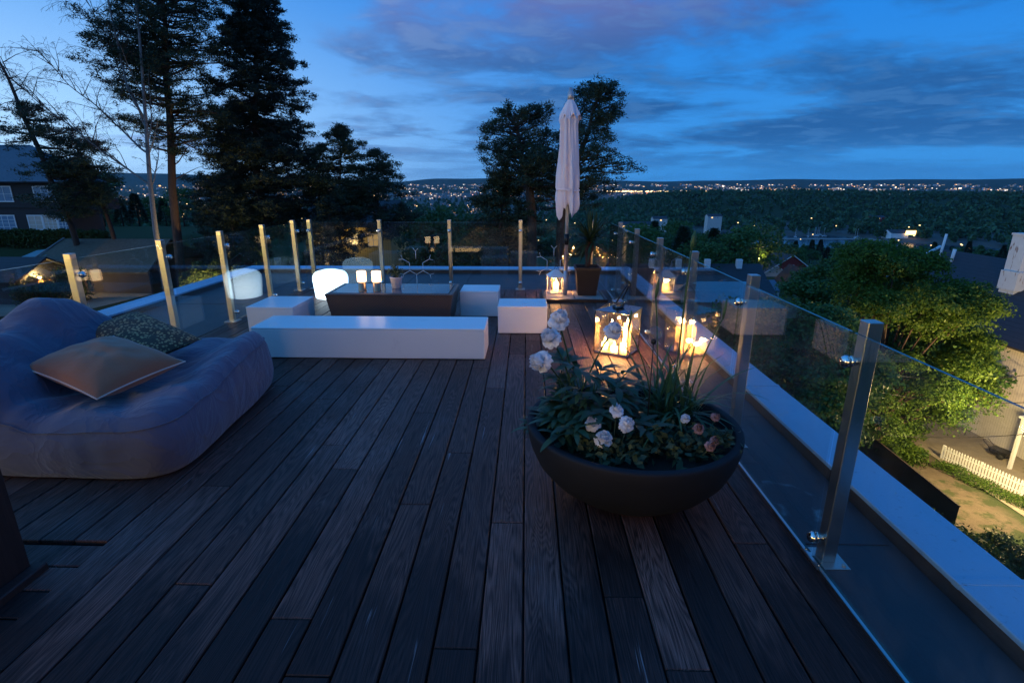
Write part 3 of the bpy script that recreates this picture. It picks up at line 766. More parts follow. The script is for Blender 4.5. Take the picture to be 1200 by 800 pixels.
def beanbag():
    t = empty('bean_bag_lounger', (-2.75, 3.5, 0), 'large blue grey fabric bean bag lounger at the left edge of the deck', 'bean bag')
    cx, cy = -2.78, 3.5
    corners = [(-3.6, 2.66), (-1.98, 2.62), (-2.16, 4.36), (-3.58, 4.40)]
    def outline(a):
        # rounded quadrilateral
        c, s = math.cos(a), math.sin(a); n = 7.0
        r = (abs(c) ** n + abs(s) ** n) ** (-1 / n)
        u, v = c * r, s * r
        x = lerp(lerp(corners[0][0], corners[1][0], (u + 1) / 2), lerp(corners[3][0], corners[2][0], (u + 1) / 2), (v + 1) / 2)
        y = lerp(lerp(corners[0][1], corners[3][1], (v + 1) / 2), lerp(corners[1][1], corners[2][1], (v + 1) / 2), (u + 1) / 2)
        return x, y
    NA = 220; rows = []
    side = [(.90, .0), (.955, .012), (.985, .05), (1.0, .14), (1.012, .28), (1.016, .42), (1.01, .56), (.998, .70), (.975, .82), (.94, .915), (.895, .975)]
    top = [.84, .78, .72, .66, .6, .54, .48, .42, .36, .3, .24, .18, .12, .06]
    V = []; 
    for ro, ze in side:
        for k in range(NA):
            a = 2 * math.pi * k / NA; x, y = outline(a); x = cx + (x - cx) * ro; y = cy + (y - cy) * ro
            h = bag_height(cx + (x - cx) / ro * .9, cy + (y - cy) / ro * .9)
            bul = 1 + .005 * math.sin(a * 23 + 3 * math.sin(a * 5)) * math.sin(math.pi * min(1, ze)) + .025 * mnoise.noise((x * 2.2, y * 2.2, ze * 2))
            V.append((cx + (x - cx) * bul, cy + (y - cy) * bul, h * ze))
    for ro in top:
        for k in range(NA):
            a = 2 * math.pi * k / NA; x, y = outline(a); x = cx + (x - cx) * ro; y = cy + (y - cy) * ro
            V.append((x, y, bag_height(x, y)))
    n = len(side) + len(top); F = []
    for i in range(n - 1):
        for k in range(NA):
            k2 = (k + 1) % NA; F.append((i * NA + k, i * NA + k2, (i + 1) * NA + k2, (i + 1) * NA + k))
    mb = MB(); mb.add(V, F, True)
    c = len(mb.v); mb.v.append((cx, cy, bag_height(cx, cy)))
    for k in range(NA): mb.f.append(((n - 1) * NA + k, (n - 1) * NA + (k + 1) % NA, c)); mb.sm.append(True); mb.mi.append(0)
    mb.f.append(tuple(range(NA - 1, -1, -1))); mb.sm.append(False); mb.mi.append(0)
    mb.v = [(x - (-2.75), y - 3.5, z) for x, y, z in mb.v]
    mb.build('fabric_cover', M['bag'], t)
    # piped seam running round the cover
    pts = []
    for k in range(NA + 1):
        a = 2 * math.pi * (k % NA) / NA; v = mb.v[8 * NA + (k % NA)]; r = math.hypot(v[0], v[1])
        pts.append((v[0] * (1 + .004 / r), v[1] * (1 + .004 / r), v[2] + .002))
    s_ = MB(); s_.tube(pts, .004, 6, cap=False); s_.build('seam_piping', M['bag'], t)
beanbag()
def cushion(name, label, loc, w, d, th, rot, mat, seed, piping=True):
    t = empty(name, loc, label, 'cushion', 'cushions on the bean bag'); t.rotation_euler = rot
    N = 34; V = []; F = []
    def zz(u, v, s):
        e = max(0, (1 - abs(u) ** 2.4)) ** .55 * max(0, (1 - abs(v) ** 2.4)) ** .55
        cr = .012 * mnoise.noise((u * 3 + seed, v * 3, s * 2)) * e + .008 * math.sin((u + v) * 9 + seed) * e * abs(u * v)
        return s * (th / 2 * e + .001) + cr
    def xy(u, v):
        pin = 1 - .07 * (1 - abs(u) ** 2) * abs(v) ** 2 if False else 1
        return (u * w / 2 * (1 - .06 * (1 - v * v)), v * d / 2 * (1 - .06 * (1 - u * u)))
    for s in (1, -1):
        for i in range(N + 1):
            for j in range(N + 1):
                u, v = -1 + 2 * i / N, -1 + 2 * j / N; x, y = xy(u, v); V.append((x, y, zz(u, v, s)))
    o = (N + 1) ** 2
    for i in range(N):
        for j in range(N):
            a, b_, c, d_ = i * (N + 1) + j, (i + 1) * (N + 1) + j, (i + 1) * (N + 1) + j + 1, i * (N + 1) + j + 1
            F.append((a, b_, c, d_)); F.append((o + d_, o + c, o + b_, o + a))
    mb = MB(); mb.add(V, F, True); mb.build('cover', mat, t)
    if piping:
        ring = [(-1 + 2 * k / 20, -1) for k in range(20)] + [(1, -1 + 2 * k / 20) for k in range(20)] + [(1 - 2 * k / 20, 1) for k in range(20)] + [(-1, 1 - 2 * k / 20) for k in range(21)]
        p_ = MB(); p_.tube([(*xy(u, v), 0) for u, v in ring], .005, 6, cap=False); p_.build('piping', M['piping'], t)
M['piping'] = pbr('pale_piping', (.6, .5, .45), .8)
cushion('cushion', 'plain peach linen cushion with pale piping lying on the bean bag', (-2.72, 3.17, .535), .72, .56, .23, (R(6), R(8), R(-21)), M['cush'], 2)
cushion('cushion', 'dark mottled patterned cushion behind the plain peach one on the bean bag', (-2.90, 3.74, .565), .74, .46, .17, (R(8), R(12), R(-22)), M['pattern'], 5, False)

# ---------------------------------------------------------------- bowl planter
BX, BY = .585, 2.66
def bowl():
    t = empty('bowl_planter', (BX, BY, 0), 'very large dark round bowl planter full of peonies and roses on the deck', 'planter')
    prof = [(0, .0), (.24, 0), (.27, .008), (.36, .06), (.45, .13), (.515, .21), (.55, .29), (.568, .36), (.572, .405), (.57, .415), (.563, .42), (.535, .42), (.527, .414), (.525, .39), (.51, .30)]
    a = MB(); a.lathe(prof, seg=96); a.build('bowl', M['terracotta_dark'], t)
    V = []; F = []; NR, NA = 10, 48
    for i in range(NR + 1):
        for k in range(NA):
            r = .523 * i / NR; a_ = 2 * math.pi * k / NA; x, y = r * math.cos(a_), r * math.sin(a_)
            V.append((x, y, .345 + .02 * mnoise.noise((x * 9, y * 9, 0))))
    for i in range(NR):
        for k in range(NA): k2 = (k + 1) % NA; F.append((i * NA + k, (i + 1) * NA + k, (i + 1) * NA + k2, i * NA + k2))
    a = MB(); a.add(V, F, True); a.build('soil', M['soil'], t)
bowl()
def ruffled(mb, c, r, seed, layers=5, per=9, tilt=(0, 0, 1), openness=.9):
    """a full double flower: whorls of cupped, wavy-edged petals"""
    rs = random.Random(seed); up = Vector(tilt).normalized(); q = up.to_track_quat('Z', 'Y'); c = Vector(c)
    for L in range(layers):
        f = L / max(1, layers - 1); el = lerp(-.25, 1.35, f) * openness + .0
        n = per - int(f * 3)
        for k in range(n):
            az = 2 * math.pi * (k + .5 * (L % 2)) / n + rs.uniform(-.25, .25); ln = r * lerp(1.0, .62, f) * rs.uniform(.85, 1.12); wd = r * lerp(.62, .42, f)
            e = el + rs.uniform(-.15, .15); NU, NV = 5, 4; base = len(mb.v); ph = rs.uniform(0, 6)
            for i in range(NU + 1):
                t = i / NU; ee = e + (t - .3) * .85 * (1 if f > .25 else -.5)
                rad = ln * math.sin(math.pi / 2 * t) * math.cos(ee * .8); hh = ln * t * math.sin(ee)
                for j in range(NV + 1):
                    s = (j / NV - .5) * 2; w = wd * (math.sin(math.pi * (.12 + .75 * t)) ** .8)
                    wav = .17 * r * math.sin(s * 7 + ph + t * 3) * t + .08 * r * math.sin(s * 15 + 2 * ph) * t * t
                    v = Vector((math.cos(az) * rad - math.sin(az) * s * w, math.sin(az) * rad + math.cos(az) * s * w, hh + wav - .25 * w * s * s * (1 - f)))
                    mb.v.append(tuple(c + q @ v))
            for i in range(NU):
                for j in range(NV):
                    a = base + i * (NV + 1) + j; mb.f.append((a, a + NV + 1, a + NV + 2, a + 1)); mb.sm.append(True); mb.mi.append(0)
def peony():
    t = empty('peony_plant', (.30, 2.72, .345), 'dark leafy peony plant with tall white blooms in the left of the bowl planter', 'flowering plant')
    O = Vector((.30, 2.72, .345)); rs = random.Random(5)
    stems = MB(); lv = MB()
    heads = [((.175, 2.66, .985), .055, (.1, -.5, .9)), ((.125, 2.56, .915), .05, (-.4, -.6, .7)), ((.075, 2.52, .80), .055, (-.8, -.6, .25)), ((.455, 2.64, .935), .046, (.35, -.5, .8))]
    for i, (h, r, tl) in enumerate(heads):
        h = Vector(h) - O; b0 = Vector((rs.uniform(-.06, .06), rs.uniform(-.06, .06), 0))
        mid = b0.lerp(h, .55) + Vector((0, 0, .10)); end = h - Vector(tl).normalized() * r * .5
        pts = [b0 * (1 - u) ** 2 + mid * 2 * u * (1 - u) + end * u * u for u in [k / 10 for k in range(11)]]
        stems.tube(pts, [.0045] * 9 + [.0055, .009], 6)
        fl = MB(); ruffled(fl, h, r, 10 + i, 6, 11, tl, .95); fl.build('flower', M['petal'], t)
    def leaflet(p, d, L, w):
        blade(lv, p, d, L, w, rs.uniform(.5, 1.3), 6)
    for i in range(104):
        a = rs.uniform(0, 6.28); el = rs.uniform(.15, 1.35); l = rs.uniform(.2, .47) * (1 if el > .5 else .45)
        d = Vector((math.cos(a) * math.cos(el), math.sin(a) * math.cos(el), math.sin(el)))
        b0 = Vector((rs.uniform(-.07, .07), rs.uniform(-.07, .07), 0)); 
        if d.x < -.25: l *= .62
        pts = [b0 + d * l * u + Vector((0, 0, -.12 * u * u * math.cos(el))) for u in (0, .33, .66, 1)]
        stems.tube(pts, .0028, 5)
        for u, p in ((.6, pts[2]), (1, pts[3])):
            for k in range(3 if u < 1 else 5):
                aa = a + (k - (1 if u < 1 else 2)) * .62 + rs.uniform(-.15, .15)
                leaflet(p, (math.cos(aa), math.sin(aa), rs.uniform(-.05, .75)), rs.uniform(.10, .17), rs.uniform(.026, .04))
    stems.build('stems', M['leaf_peony'], t); lv.build('leaves', M['leaf_peony'], t)
peony()
def strap():
    t = empty('strap_leaf_lily', (.82, 2.80, .345), 'clump of long arching strap leaves with tall bud stalks in the bowl planter', 'lily plant')
    rs = random.Random(8); lv = MB()
    for i in range(120):
        a = rs.uniform(0, 6.28); el = rs.uniform(.55, 1.5); b0 = (rs.gauss(0, .06), rs.gauss(0, .06), 0)
        blade(lv, b0, (math.cos(a) * math.cos(el), math.sin(a) * math.cos(el), math.sin(el)), rs.uniform(.26, .55), rs.uniform(.010, .02), rs.uniform(.9, 2.6), 9)
    lv.build('leaves', M['leaf_strap'], t)
    for (dx, dy, h, dx2, b_) in ((.03, .02, .98, .02, .022), (-.06, .05, .72, -.05, .014), (.10, -.02, .62, .14, .012), (-.10, -.02, .56, -.16, .01)):
        s = MB(); pts = [(dx + (dx2 - 0) * u * u, dy, h * u) for u in [k / 8 for k in range(9)]]
        s.tube(pts, [.0052 * (b_ / .022) ** .5] * 8 + [.004], 6)
        e = pts[-1]; s.tube([(e[0], e[1], e[2] - .005), (e[0] + .004, e[1], e[2] + .03), (e[0] + .007, e[1], e[2] + .07), (e[0] + .01, e[1], e[2] + .10)], [.005, b_ * .7, b_ * .6, .003], 8)
        s.build('bud_stalk', M['leaf_strap'], t)
strap()
def rosebush(name, loc, label, flowers, seed, spread=(.2, .14), n=150, mat='petal'):
    t = empty(name, loc, label, 'rose bush'); rs = random.Random(seed); O = Vector(loc)
    st = MB(); cen = []
    for i in range(n // 5):
        a = rs.uniform(0, 6.28); r = rs.uniform(.1, 1); e = Vector((math.cos(a) * spread[0] * r, math.sin(a) * spread[1] * r, rs.uniform(.04, .12)))
        st.tube([(e.x * .2, e.y * .2, 0), (e.x * .7, e.y * .7, e.z * .8), e], .0022, 4)
        for k in range(11): cen.append(tuple(e + Vector((rs.gauss(0, .035), rs.gauss(0, .035), rs.gauss(-.01, .018)))))
    for c, r, tl, mt in flowers:
        c = Vector(c) - O; st.tube([(c.x * .5, c.y * .5, 0), c - Vector((0, 0, r * .4))], .003, 5)
        fl = MB(); ruffled(fl, c, r, seed + int(c.x * 100), 5, 7, tl, 1.0); fl.build('flower', M[mt], t)
    st.build('stems', M['leaf_rose'], t)
    V, F = leaves_np(np.array(cen), .024, np.random.default_rng(seed), .62, 1.2); mesh_np('leaves', V, F, M['leaf_rose'], t)
rosebush('rose_bush', (.42, 2.36, .345), 'low rose bush with bright white blooms at the front of the bowl planter',
         [((.335, 2.40, .52), .040, (-.2, -.6, .7), 'petal'), ((.385, 2.33, .475), .046, (0, -.7, .7), 'petal'), ((.50, 2.37, .535), .040, (.3, -.6, .7), 'petal'), ((.455, 2.42, .585), .036, (0, -.4, .9), 'petal')], 31, (.17, .13), 150)
rosebush('rose_bush', (.80, 2.40, .345), 'low rose bush with faded pink blooms at the right rim of the bowl planter',
         [((.86, 2.40, .50), .027, (0, -.7, .6), 'petal_pink'), ((.885, 2.29, .46), .026, (.2, -.7, .6), 'petal_pink'), ((1.0, 2.56, .49), .025, (.3, -.6, .7), 'petal_pink'), ((.83, 2.52, .50), .026, (0, -.6, .7), 'petal'), ((.93, 2.36, .455), .024, (0, -.6, .7), 'petal_pink')], 44, (.25, .15), 210)
gl = empty('garden_stake_light', (.655, 2.60, .345), 'clear faceted glass globe on a thin dark stake among the planter leaves', 'stake light')
a = MB(); a.tube([(0, 0, 0), (0, 0, .53)], .0035, 6); a.lathe([(.0, .528), (.013, .53), (.014, .548), (.0, .556)], seg=12); a.build('stake', M['black_metal'], gl)
a = MB(); pr = [(.012, .545)] + [(.040 * math.sin(t_), .582 - .037 * math.cos(t_)) for t_ in np.linspace(.5, 2.75, 8)] + [(0, .622)]
a.lathe(pr, seg=10, smooth=False); a.build('glass_globe', glassmat('faceted_glass', (.92, .88, .84), 1.7, .02), gl)

# ---------------------------------------------------------------- candles and lanterns
def candle(x, y, z, r, h, label, power, group='candles burning in the lanterns', lit=True):
    t = empty('candle', (x, y, z), label, 'candle', group)
    a = MB(); a.lathe([(0, 0), (r, 0), (r, h * .5), (r, h - .004), (r * .93, h), (r * .8, h - .004)], seg=24)
    a.lathe([(r * .79, h - .006), (0, h - .008)], seg=24)
    a.build('wax', M['wax'], t)
    lamp('candle_light', (0, 0, h - min(h * .4, .07)), power * .32, (1.0, .46, .14), .008, parent=t)  # second lamp added inside the hollow wax so the shell glows
    a = MB(); a.tube([(0, 0, h - .01), (.001, 0, h + .012)], .0012, 5); a.build('wick', M['black_metal'], t)
    a = MB(); a.lathe([(0, h + .004), (.006, h + .012), (.0085, h + .022), (.006, h + .037), (.0025, h + .05), (0, h + .058)], seg=12); a.build('flame', M['flame'], t)
    lamp('candle_light', (0, 0, h + .03), power, (1.0, .52, .2), .018, parent=t)
def big_lantern(x, y, rz, s, h, label):
    t = empty('candle_lantern', (x, y, 0), label, 'lantern', 'candle lanterns on the deck', rz)
    hs = s / 2; pw = .009
    a = MB(); a.box(-hs, hs, -hs, hs, 0.0, .018, bev=.003); a.box(-hs + .012, hs - .012, -hs + .012, hs - .012, .018, .026); a.build('base', M['dark_chrome'], t)
    for sx in (-1, 1):
        for sy in (-1, 1):
            a = MB(); a.box(sx * hs - pw if sx > 0 else sx * hs, sx * hs if sx > 0 else sx * hs + pw, sy * hs - pw if sy > 0 else sy * hs, sy * hs if sy > 0 else sy * hs + pw, .0185, h, bev=.001); a.build('corner_bar', M['black_metal'], t)
    for k in range(4):
        a = MB(); a.box(-hs + pw + .001, hs - pw - .001, -hs + .003, -hs + .006, .020, h - .001); a.build('glass_pane', M['clear_glass'], t, rz=k * math.pi / 2)
    a = MB(); a.box(-hs - .006, hs + .006, -hs - .006, hs + .006, h + .0005, h + .012, bev=.003)
    vs = [(-hs, -hs, h + .012), (hs, -hs, h + .012), (hs, hs, h + .012), (-hs, hs, h + .012), (-.06, -.06, h + .045), (.06, -.06, h + .045), (.06, .06, h + .045), (-.06, .06, h + .045)]
    a.add(vs, [(4, 5, 6, 7), (0, 1, 5, 4), (1, 2, 6, 5), (2, 3, 7, 6), (3, 0, 4, 7)]); a.build('lid', M['dark_chrome'], t)
    a = MB(); a.lathe([(.056, h + .046), (.058, h + .05), (.058, h + .068)], seg=28); a.lathe([(.0, h + .084), (.07, h + .084), (.074, h + .088), (.074, h + .10), (.06, h + .104), (0, h + .106)], seg=28)
    for k in range(4): t_ = k * math.pi / 2; a.tube([(.05 * math.cos(t_), .05 * math.sin(t_), h + .066), (.05 * math.cos(t_), .05 * math.sin(t_), h + .085)], .004, 5)
    a.build('vent_cap', M['dark_chrome'], t)
    a = MB(); pts = [(.0, .075, h + .09)] + [(.15 * math.sin(q) * .55, .078 * math.cos(q), h + .09 + .17 * math.sin(q)) for q in np.linspace(.05, math.pi - .05, 16)] + [(0, -.075, h + .09)]
    a.tube(pts, .009, 6); a.build('handle', M['black_metal'], t)
    return t
LX, LY, LRZ = .945, 5.25, R(-30)
big_lantern(LX, LY, LRZ, .36, .44, 'largest glass lantern with several lit candles on the deck behind the bowl planter')
def rot(x, y): c, s = math.cos(LRZ), math.sin(LRZ); return LX + x * c - y * s, LY + x * s + y * c
for (x, y, r, h, lab) in ((-.09, .075, .034, .23, 'tall candle at the back left inside the largest lantern'), (.085, .055, .04, .27, 'tallest thick candle at the right inside the largest lantern'), (-.10, -.075, .034, .075, 'short candle at the front left inside the largest lantern'), (.01, -.10, .036, .055, 'lowest candle at the front middle inside the largest lantern'), (.105, -.09, .034, .10, 'low candle at the front right inside the largest lantern')):
    cx_, cy_ = rot(x, y); candle(cx_, cy_, .026, r, h, lab, 6.5)
# small lantern with a pyramid roof
sl = empty('candle_lantern', (.47, 8.13, .045), 'small lantern with white pyramid roof and one candle beside the parasol pole', 'lantern', 'candle lanterns on the deck', R(8))
a = MB(); hs = .115; a.box(-hs, hs, -hs, hs, 0, .015, bev=.002); a.build('base', M['white_paint'], sl)
for sx in (-1, 1):
    for sy in (-1, 1):
        a = MB(); a.box(sx * hs - .006, sx * hs + .006, sy * hs - .006, sy * hs + .006, .0155, .25); a.build('corner_bar', M['white_paint'], sl)
for k in range(4):
    a = MB(); a.box(-hs + .007, hs - .007, -hs - .001, -hs + .001, .017, .249); a.build('glass_pane', M['clear_glass'], sl, rz=k * math.pi / 2)
a = MB(); a.box(-hs - .012, hs + .012, -hs - .012, hs + .012, .2505, .262)
a.add([(-hs - .02, -hs - .02, .262), (hs + .02, -hs - .02, .262), (hs + .02, hs + .02, .262), (-hs - .02, hs + .02, .262), (-.02, -.02, .36), (.02, -.02, .36), (.02, .02, .36), (-.02, .02, .36)], [(3, 2, 1, 0), (4, 5, 6, 7), (0, 1, 5, 4), (1, 2, 6, 5), (2, 3, 7, 6), (3, 0, 4, 7)])
a.build('roof', M['white_paint'], sl)
a = MB(); a.tube([(.03 * math.cos(q), 0, .375 + .03 * math.sin(q)) for q in np.linspace(-.6, math.pi + .6, 14)], .003, 5); a.tube([(0, 0, .358), (0, 0, .372)], .006, 6); a.build('ring_handle', M['black_metal'], sl)
candle(.47, 8.13, .06, .042, .15, 'single thick candle inside the small white roofed lantern', 9.0)

# ---------------------------------------------------------------- closed parasol on its stand
um = empty('closed_parasol', (.60, 7.95, .0), 'tall closed white parasol on a grey pole at the far right of the deck', 'parasol')
a = MB(); a.tube([(0, 0, .045), (0, 0, 2.80)], .026, 16); a.tube([(0, 0, 2.76), (0, 0, 2.88), (0, 0, 2.885), (0, 0, 2.93)], [.042, .042, .030, .026], 14); a.build('pole', M['aluminium'], um)
a = MB(); a.tube([(0, 0, .05), (0, 0, .42)], .033, 16); a.build('pole_sleeve', M['aluminium'], um)
a = MB(); a.tube([(0, 0, .80), (0, 0, .96)], .036, 14); a.tube([(0, -.02, .86), (0, -.062, .86)], .016, 10); a.build('lock_collar', M['black_metal'], um)
def parasol_cloth():
    a = MB(); N = 160; rows = []
    prof = [(2.74, .045), (2.70, .07), (2.64, .10), (2.56, .125), (2.50, .135), (2.46, .122), (2.3, .130), (2.0, .150), (1.8, .158), (1.62, .154), (1.58, .142), (1.54, .150), (1.42, .154), (1.34, .140), (1.29, .11)]
    for z, r in prof:
        low = ss(1.6, 1.25, z); row = []
        for k in range(N):
            t = 2 * math.pi * k / N
            f = .26 * abs(math.sin(4 * t + .8 * math.sin(z * 1.7))) + .10 * math.sin(11 * t + z * 2) + .06 * math.sin(19 * t + 5 * z)
            rr = r * (.80 + f * ss(2.82, 2.5, z)) * (1 + .12 * math.sin(t * 2 + z * 2.1))
            zz = z + low * (.09 * math.sin(3 * t + 1) + .05 * math.sin(7 * t))
            row.append((rr * math.cos(t) + .012 * math.sin(z * 2), rr * math.sin(t), zz))
        rows += row
    F = []
    for i in range(len(prof) - 1):
        for k in range(N): k2 = (k + 1) % N; F.append((i * N + k, (i + 1) * N + k, (i + 1) * N + k2, i * N + k2))
    a.add(rows, F, True); o = a.build('canopy', M['canvas'], um)
    # scalloped vent cap
    b_ = MB(); rows = []; pr = [(2.78, .044), (2.74, .075), (2.66, .11), (2.57, .145), (2.545, .154)]
    for z, r in pr:
        for k in range(N):
            t = 2 * math.pi * k / N; sc = .17 * abs(math.sin(4 * t)) * ss(2.78, 2.58, z); rows.append((r * (.88 + sc) * math.cos(t), r * (.88 + sc) * math.sin(t), z + .035 * math.sin(8 * t) * ss(2.72, 2.57, z)))
    F = []
    for i in range(len(pr) - 1):
        for k in range(N): k2 = (k + 1) % N; F.append((i * N + k, (i + 1) * N + k, (i + 1) * N + k2, i * N + k2))
    b_.add(rows, F, True); b_.build('vent_cap', M['canvas'], um)
    c = MB(); c.tube([(.158 * math.cos(t), .158 * math.sin(t), 1.58 + .01 * math.sin(2 * t)) for t in np.linspace(0, 2 * math.pi, 40)], .012, 6, cap=False); c.box(-.02, .02, -.185, -.16, 1.56, 1.605); c.build('tie_strap', M['canvas'], um)
parasol_cloth()
st_ = empty('parasol_stand', (.72, 7.98, 0), 'dark cross shaped steel stand with paving slabs under the parasol', 'parasol stand')
a = MB(); a.box(-.42, .44, -.38, -.34, .0, .045, bev=.003); a.box(-.42, .44, .34, .38, .0, .045, bev=.003); a.box(-.46, -.42, -.38, .38, .0, .045, bev=.003); a.box(.44, .48, -.38, .38, .0, .045, bev=.003); a.build('frame', M['black_metal'], st_)
a = MB()
for i, (x0, x1) in enumerate(((-.415, .005), (.015, .435))):
    for y0, y1 in ((-.335, -.005), (.005, .335)): a.box(x0, x1, y0, y1, .0, .042, bev=.004)
a.build('paving_slabs', M['concrete'], st_)

# ---------------------------------------------------------------- potted yucca
pt = empty('square_flower_pot', (.93, 8.02, .045), 'dark brown square tapered flower pot beside the parasol pole', 'flower pot')
a = MB(); wa, wb, h_ = .135, .19, .43
vs = []; 
for w_, z in ((wa, 0), (wb - .012, h_ - .04), (wb, h_ - .04), (wb, h_), (wb - .02, h_), (wb - .03, h_ - .05)):
    vs += [(-w_, -w_, z), (w_, -w_, z), (w_, w_, z), (-w_, w_, z)]
fs = [(3, 2, 1, 0)] + [(4 * i + k, 4 * i + (k + 1) % 4, 4 * i + 4 + (k + 1) % 4, 4 * i + 4 + k) for i in range(5) for k in range(4)]
a.add(vs, fs); a.build('pot', M['rust_pot'], pt)
a = MB(); a.box(-.16, .16, -.16, .16, h_ - .06, h_ - .055); a.build('soil', M['soil'], pt)
yu = empty('yucca_palm', (.93, 8.02, .42), 'dark spiky yucca palm with a short brown trunk growing in the square pot', 'palm')
a = MB(); a.tube([(0, 0, 0), (.01, 0, .14), (-.01, .01, .28), (.015, 0, .42)], [.045, .04, .038, .034], 10); a.tube([(0, 0, .18), (.06, -.01, .3), (.07, -.01, .4)], [.026, .022, .02], 8); a.build('trunk', M['bark'], yu)
lv = MB(); rs = random.Random(12)
for i in range(130):
    a_ = rs.uniform(0, 6.28); el = rs.uniform(-.5, 1.5); top = (.015, 0, .42) if i % 3 else (.07, -.01, .4)
    blade(lv, top, (math.cos(a_) * math.cos(el), math.sin(a_) * math.cos(el), math.sin(el)), rs.uniform(.4, .62), .026, rs.uniform(.2, 1.0), 6)
lv.build('leaves', M['leaf_yucca'], yu)

# ---------------------------------------------------------------- white wire ornaments
def hexwire(name, loc, label, s, top=False, stem=.16):
    t = empty(name, loc, label, 'wire ornament'); a = MB(); z0 = stem; r = s * .30; th = .0042
    c = (0, 0, z0 + r)
    for k in range(6):
        ang = math.pi / 2 + math.pi + k * math.pi / 3; p = (r * math.cos(ang), 0, c[2] + r * math.sin(ang)); ang2 = ang + math.pi / 3
        if k in (0, 1, 2, 4, 5) or not top:
            a.tube([p, (r * math.cos(ang2), 0, c[2] + r * math.sin(ang2))], th, 5) if k in (0, 1, 4, 5) else None
        if k == 0: a.tube([(0, 0, 0), p], th, 5)
        else:
            q = (p[0] * 2.0, 0, c[2] + (p[2] - c[2]) * 2.0); a.tube([p, q], th, 5)
            for d in (-.75, .75):
                a.tube([q, (q[0] + r * .55 * math.cos(ang + d), .02 * d, q[2] + r * .55 * math.sin(ang + d))], th * .8, 5)
    a.build('wire_branches', M['white_paint'], t); a = MB(); a.lathe([(0, 0), (.06, 0), (.06, .006), (0, .008)], seg=20); a.build('foot_disc', M['white_paint'], t)
hexwire('wire_branch_ornament', (-1.62, 7.75, 0), 'white wire ornament of branching hexagon twigs behind the wicker table', .38, True, .38)
hexwire('wire_branch_ornament', (.44, 8.38, 0), 'white wire ornament of branching twigs behind the small white roofed lantern', .40, True, .33)

# ---------------------------------------------------------------- dark post at the lower left, berry
po = empty('pergola_post', (-2.33, 1.78, -.045), 'dark stained wooden post with a skirting board at the lower left corner of the deck', 'post')
a = MB(); a.box(-.3, .13, -.14, .14, 0, 2.7, bev=.006); a.build('post_shaft', M['dark_wood'], po)
a = MB(); a.box(-.32, .20, -.30, -.142, 0, .10, bev=.006); a.box(.132, .19, -.141, .16, 0, .075, bev=.006); a.build('skirting', M['dark_wood'], po)
a = MB(); a.lathe([(0, 0), (.006, .001), (.010, .006), (.0105, .011), (.007, .018), (0, .02)], seg=14)
tag(a.build('fallen_berry', pbr('red_berry', (.3, .03, .04), .3), None, (.255, 1.33, .001)), 'tiny red berry lying on the bare deck boards in front of the planter', 'berry')

# ---------------------------------------------------------------- house behind the camera (lights the near side through its windows)
M['room'] = emis('lit_room_glass', (1.0, .62, .27), 5.0)
M['hall'] = emis('lit_hall_glass', (1.0, .66, .20), 9.0)
hb = empty('main_house', (-.5, -6.1, 0), 'dark timber house with warmly lit glass doors at the near end of the deck', 'house')
a = MB(); ox = .5
for x0, x1, z0, z1 in ((-7.6, -4.4, 0, 3), (-17, -7.6, 2.4, 3), (-19, -17, -6, 3), (-17, -7.6, -6, -.02), (-4.4, -1.9, 2.25, 3), (-1.9, -.6, 0, 3), (-.6, 1.7, 2.25, 3), (1.7, 5, 0, 3)):
    a.box(x0 + ox, x1 + ox, -.2, 0, z0 - .02, z1)
a.build('wall', M['dark_timber'], hb)
a = MB(); a.slab([(-19, .9, 3.0), (6, .9, 3.0), (6, -5, 4.6), (-19, -5, 4.6)], .15); a.build('roof', M['roof_tile'], hb)
for x0, x1 in ((-17, -7.6), (-4.4, -1.9), (-.6, 1.7)):
    f = MB(); m_ = (x0 + x1) / 2
    for q in ((x0, x0 + .07), (m_ - .04, m_ + .04), (x1 - .07, x1)): f.box(q[0] + ox, q[1] + ox, -.12, -.04, 0.0, 2.25)
    f.box(x0 + .07 + ox, x1 - .07 + ox, -.12, -.04, 2.18, 2.25); f.box(x0 + .07 + ox, x1 - .07 + ox, -.12, -.04, 0.0, .5)
    fo = f.build('glass_door', M['dark_wood'], hb)
    p_ = MB(); p_.box(x0 + .07 + ox, x1 - .07 + ox, -.10, -.09, .5, 2.18); p_.build('lit_pane', M['room'] if x0 > -10 else M['hall'], fo)

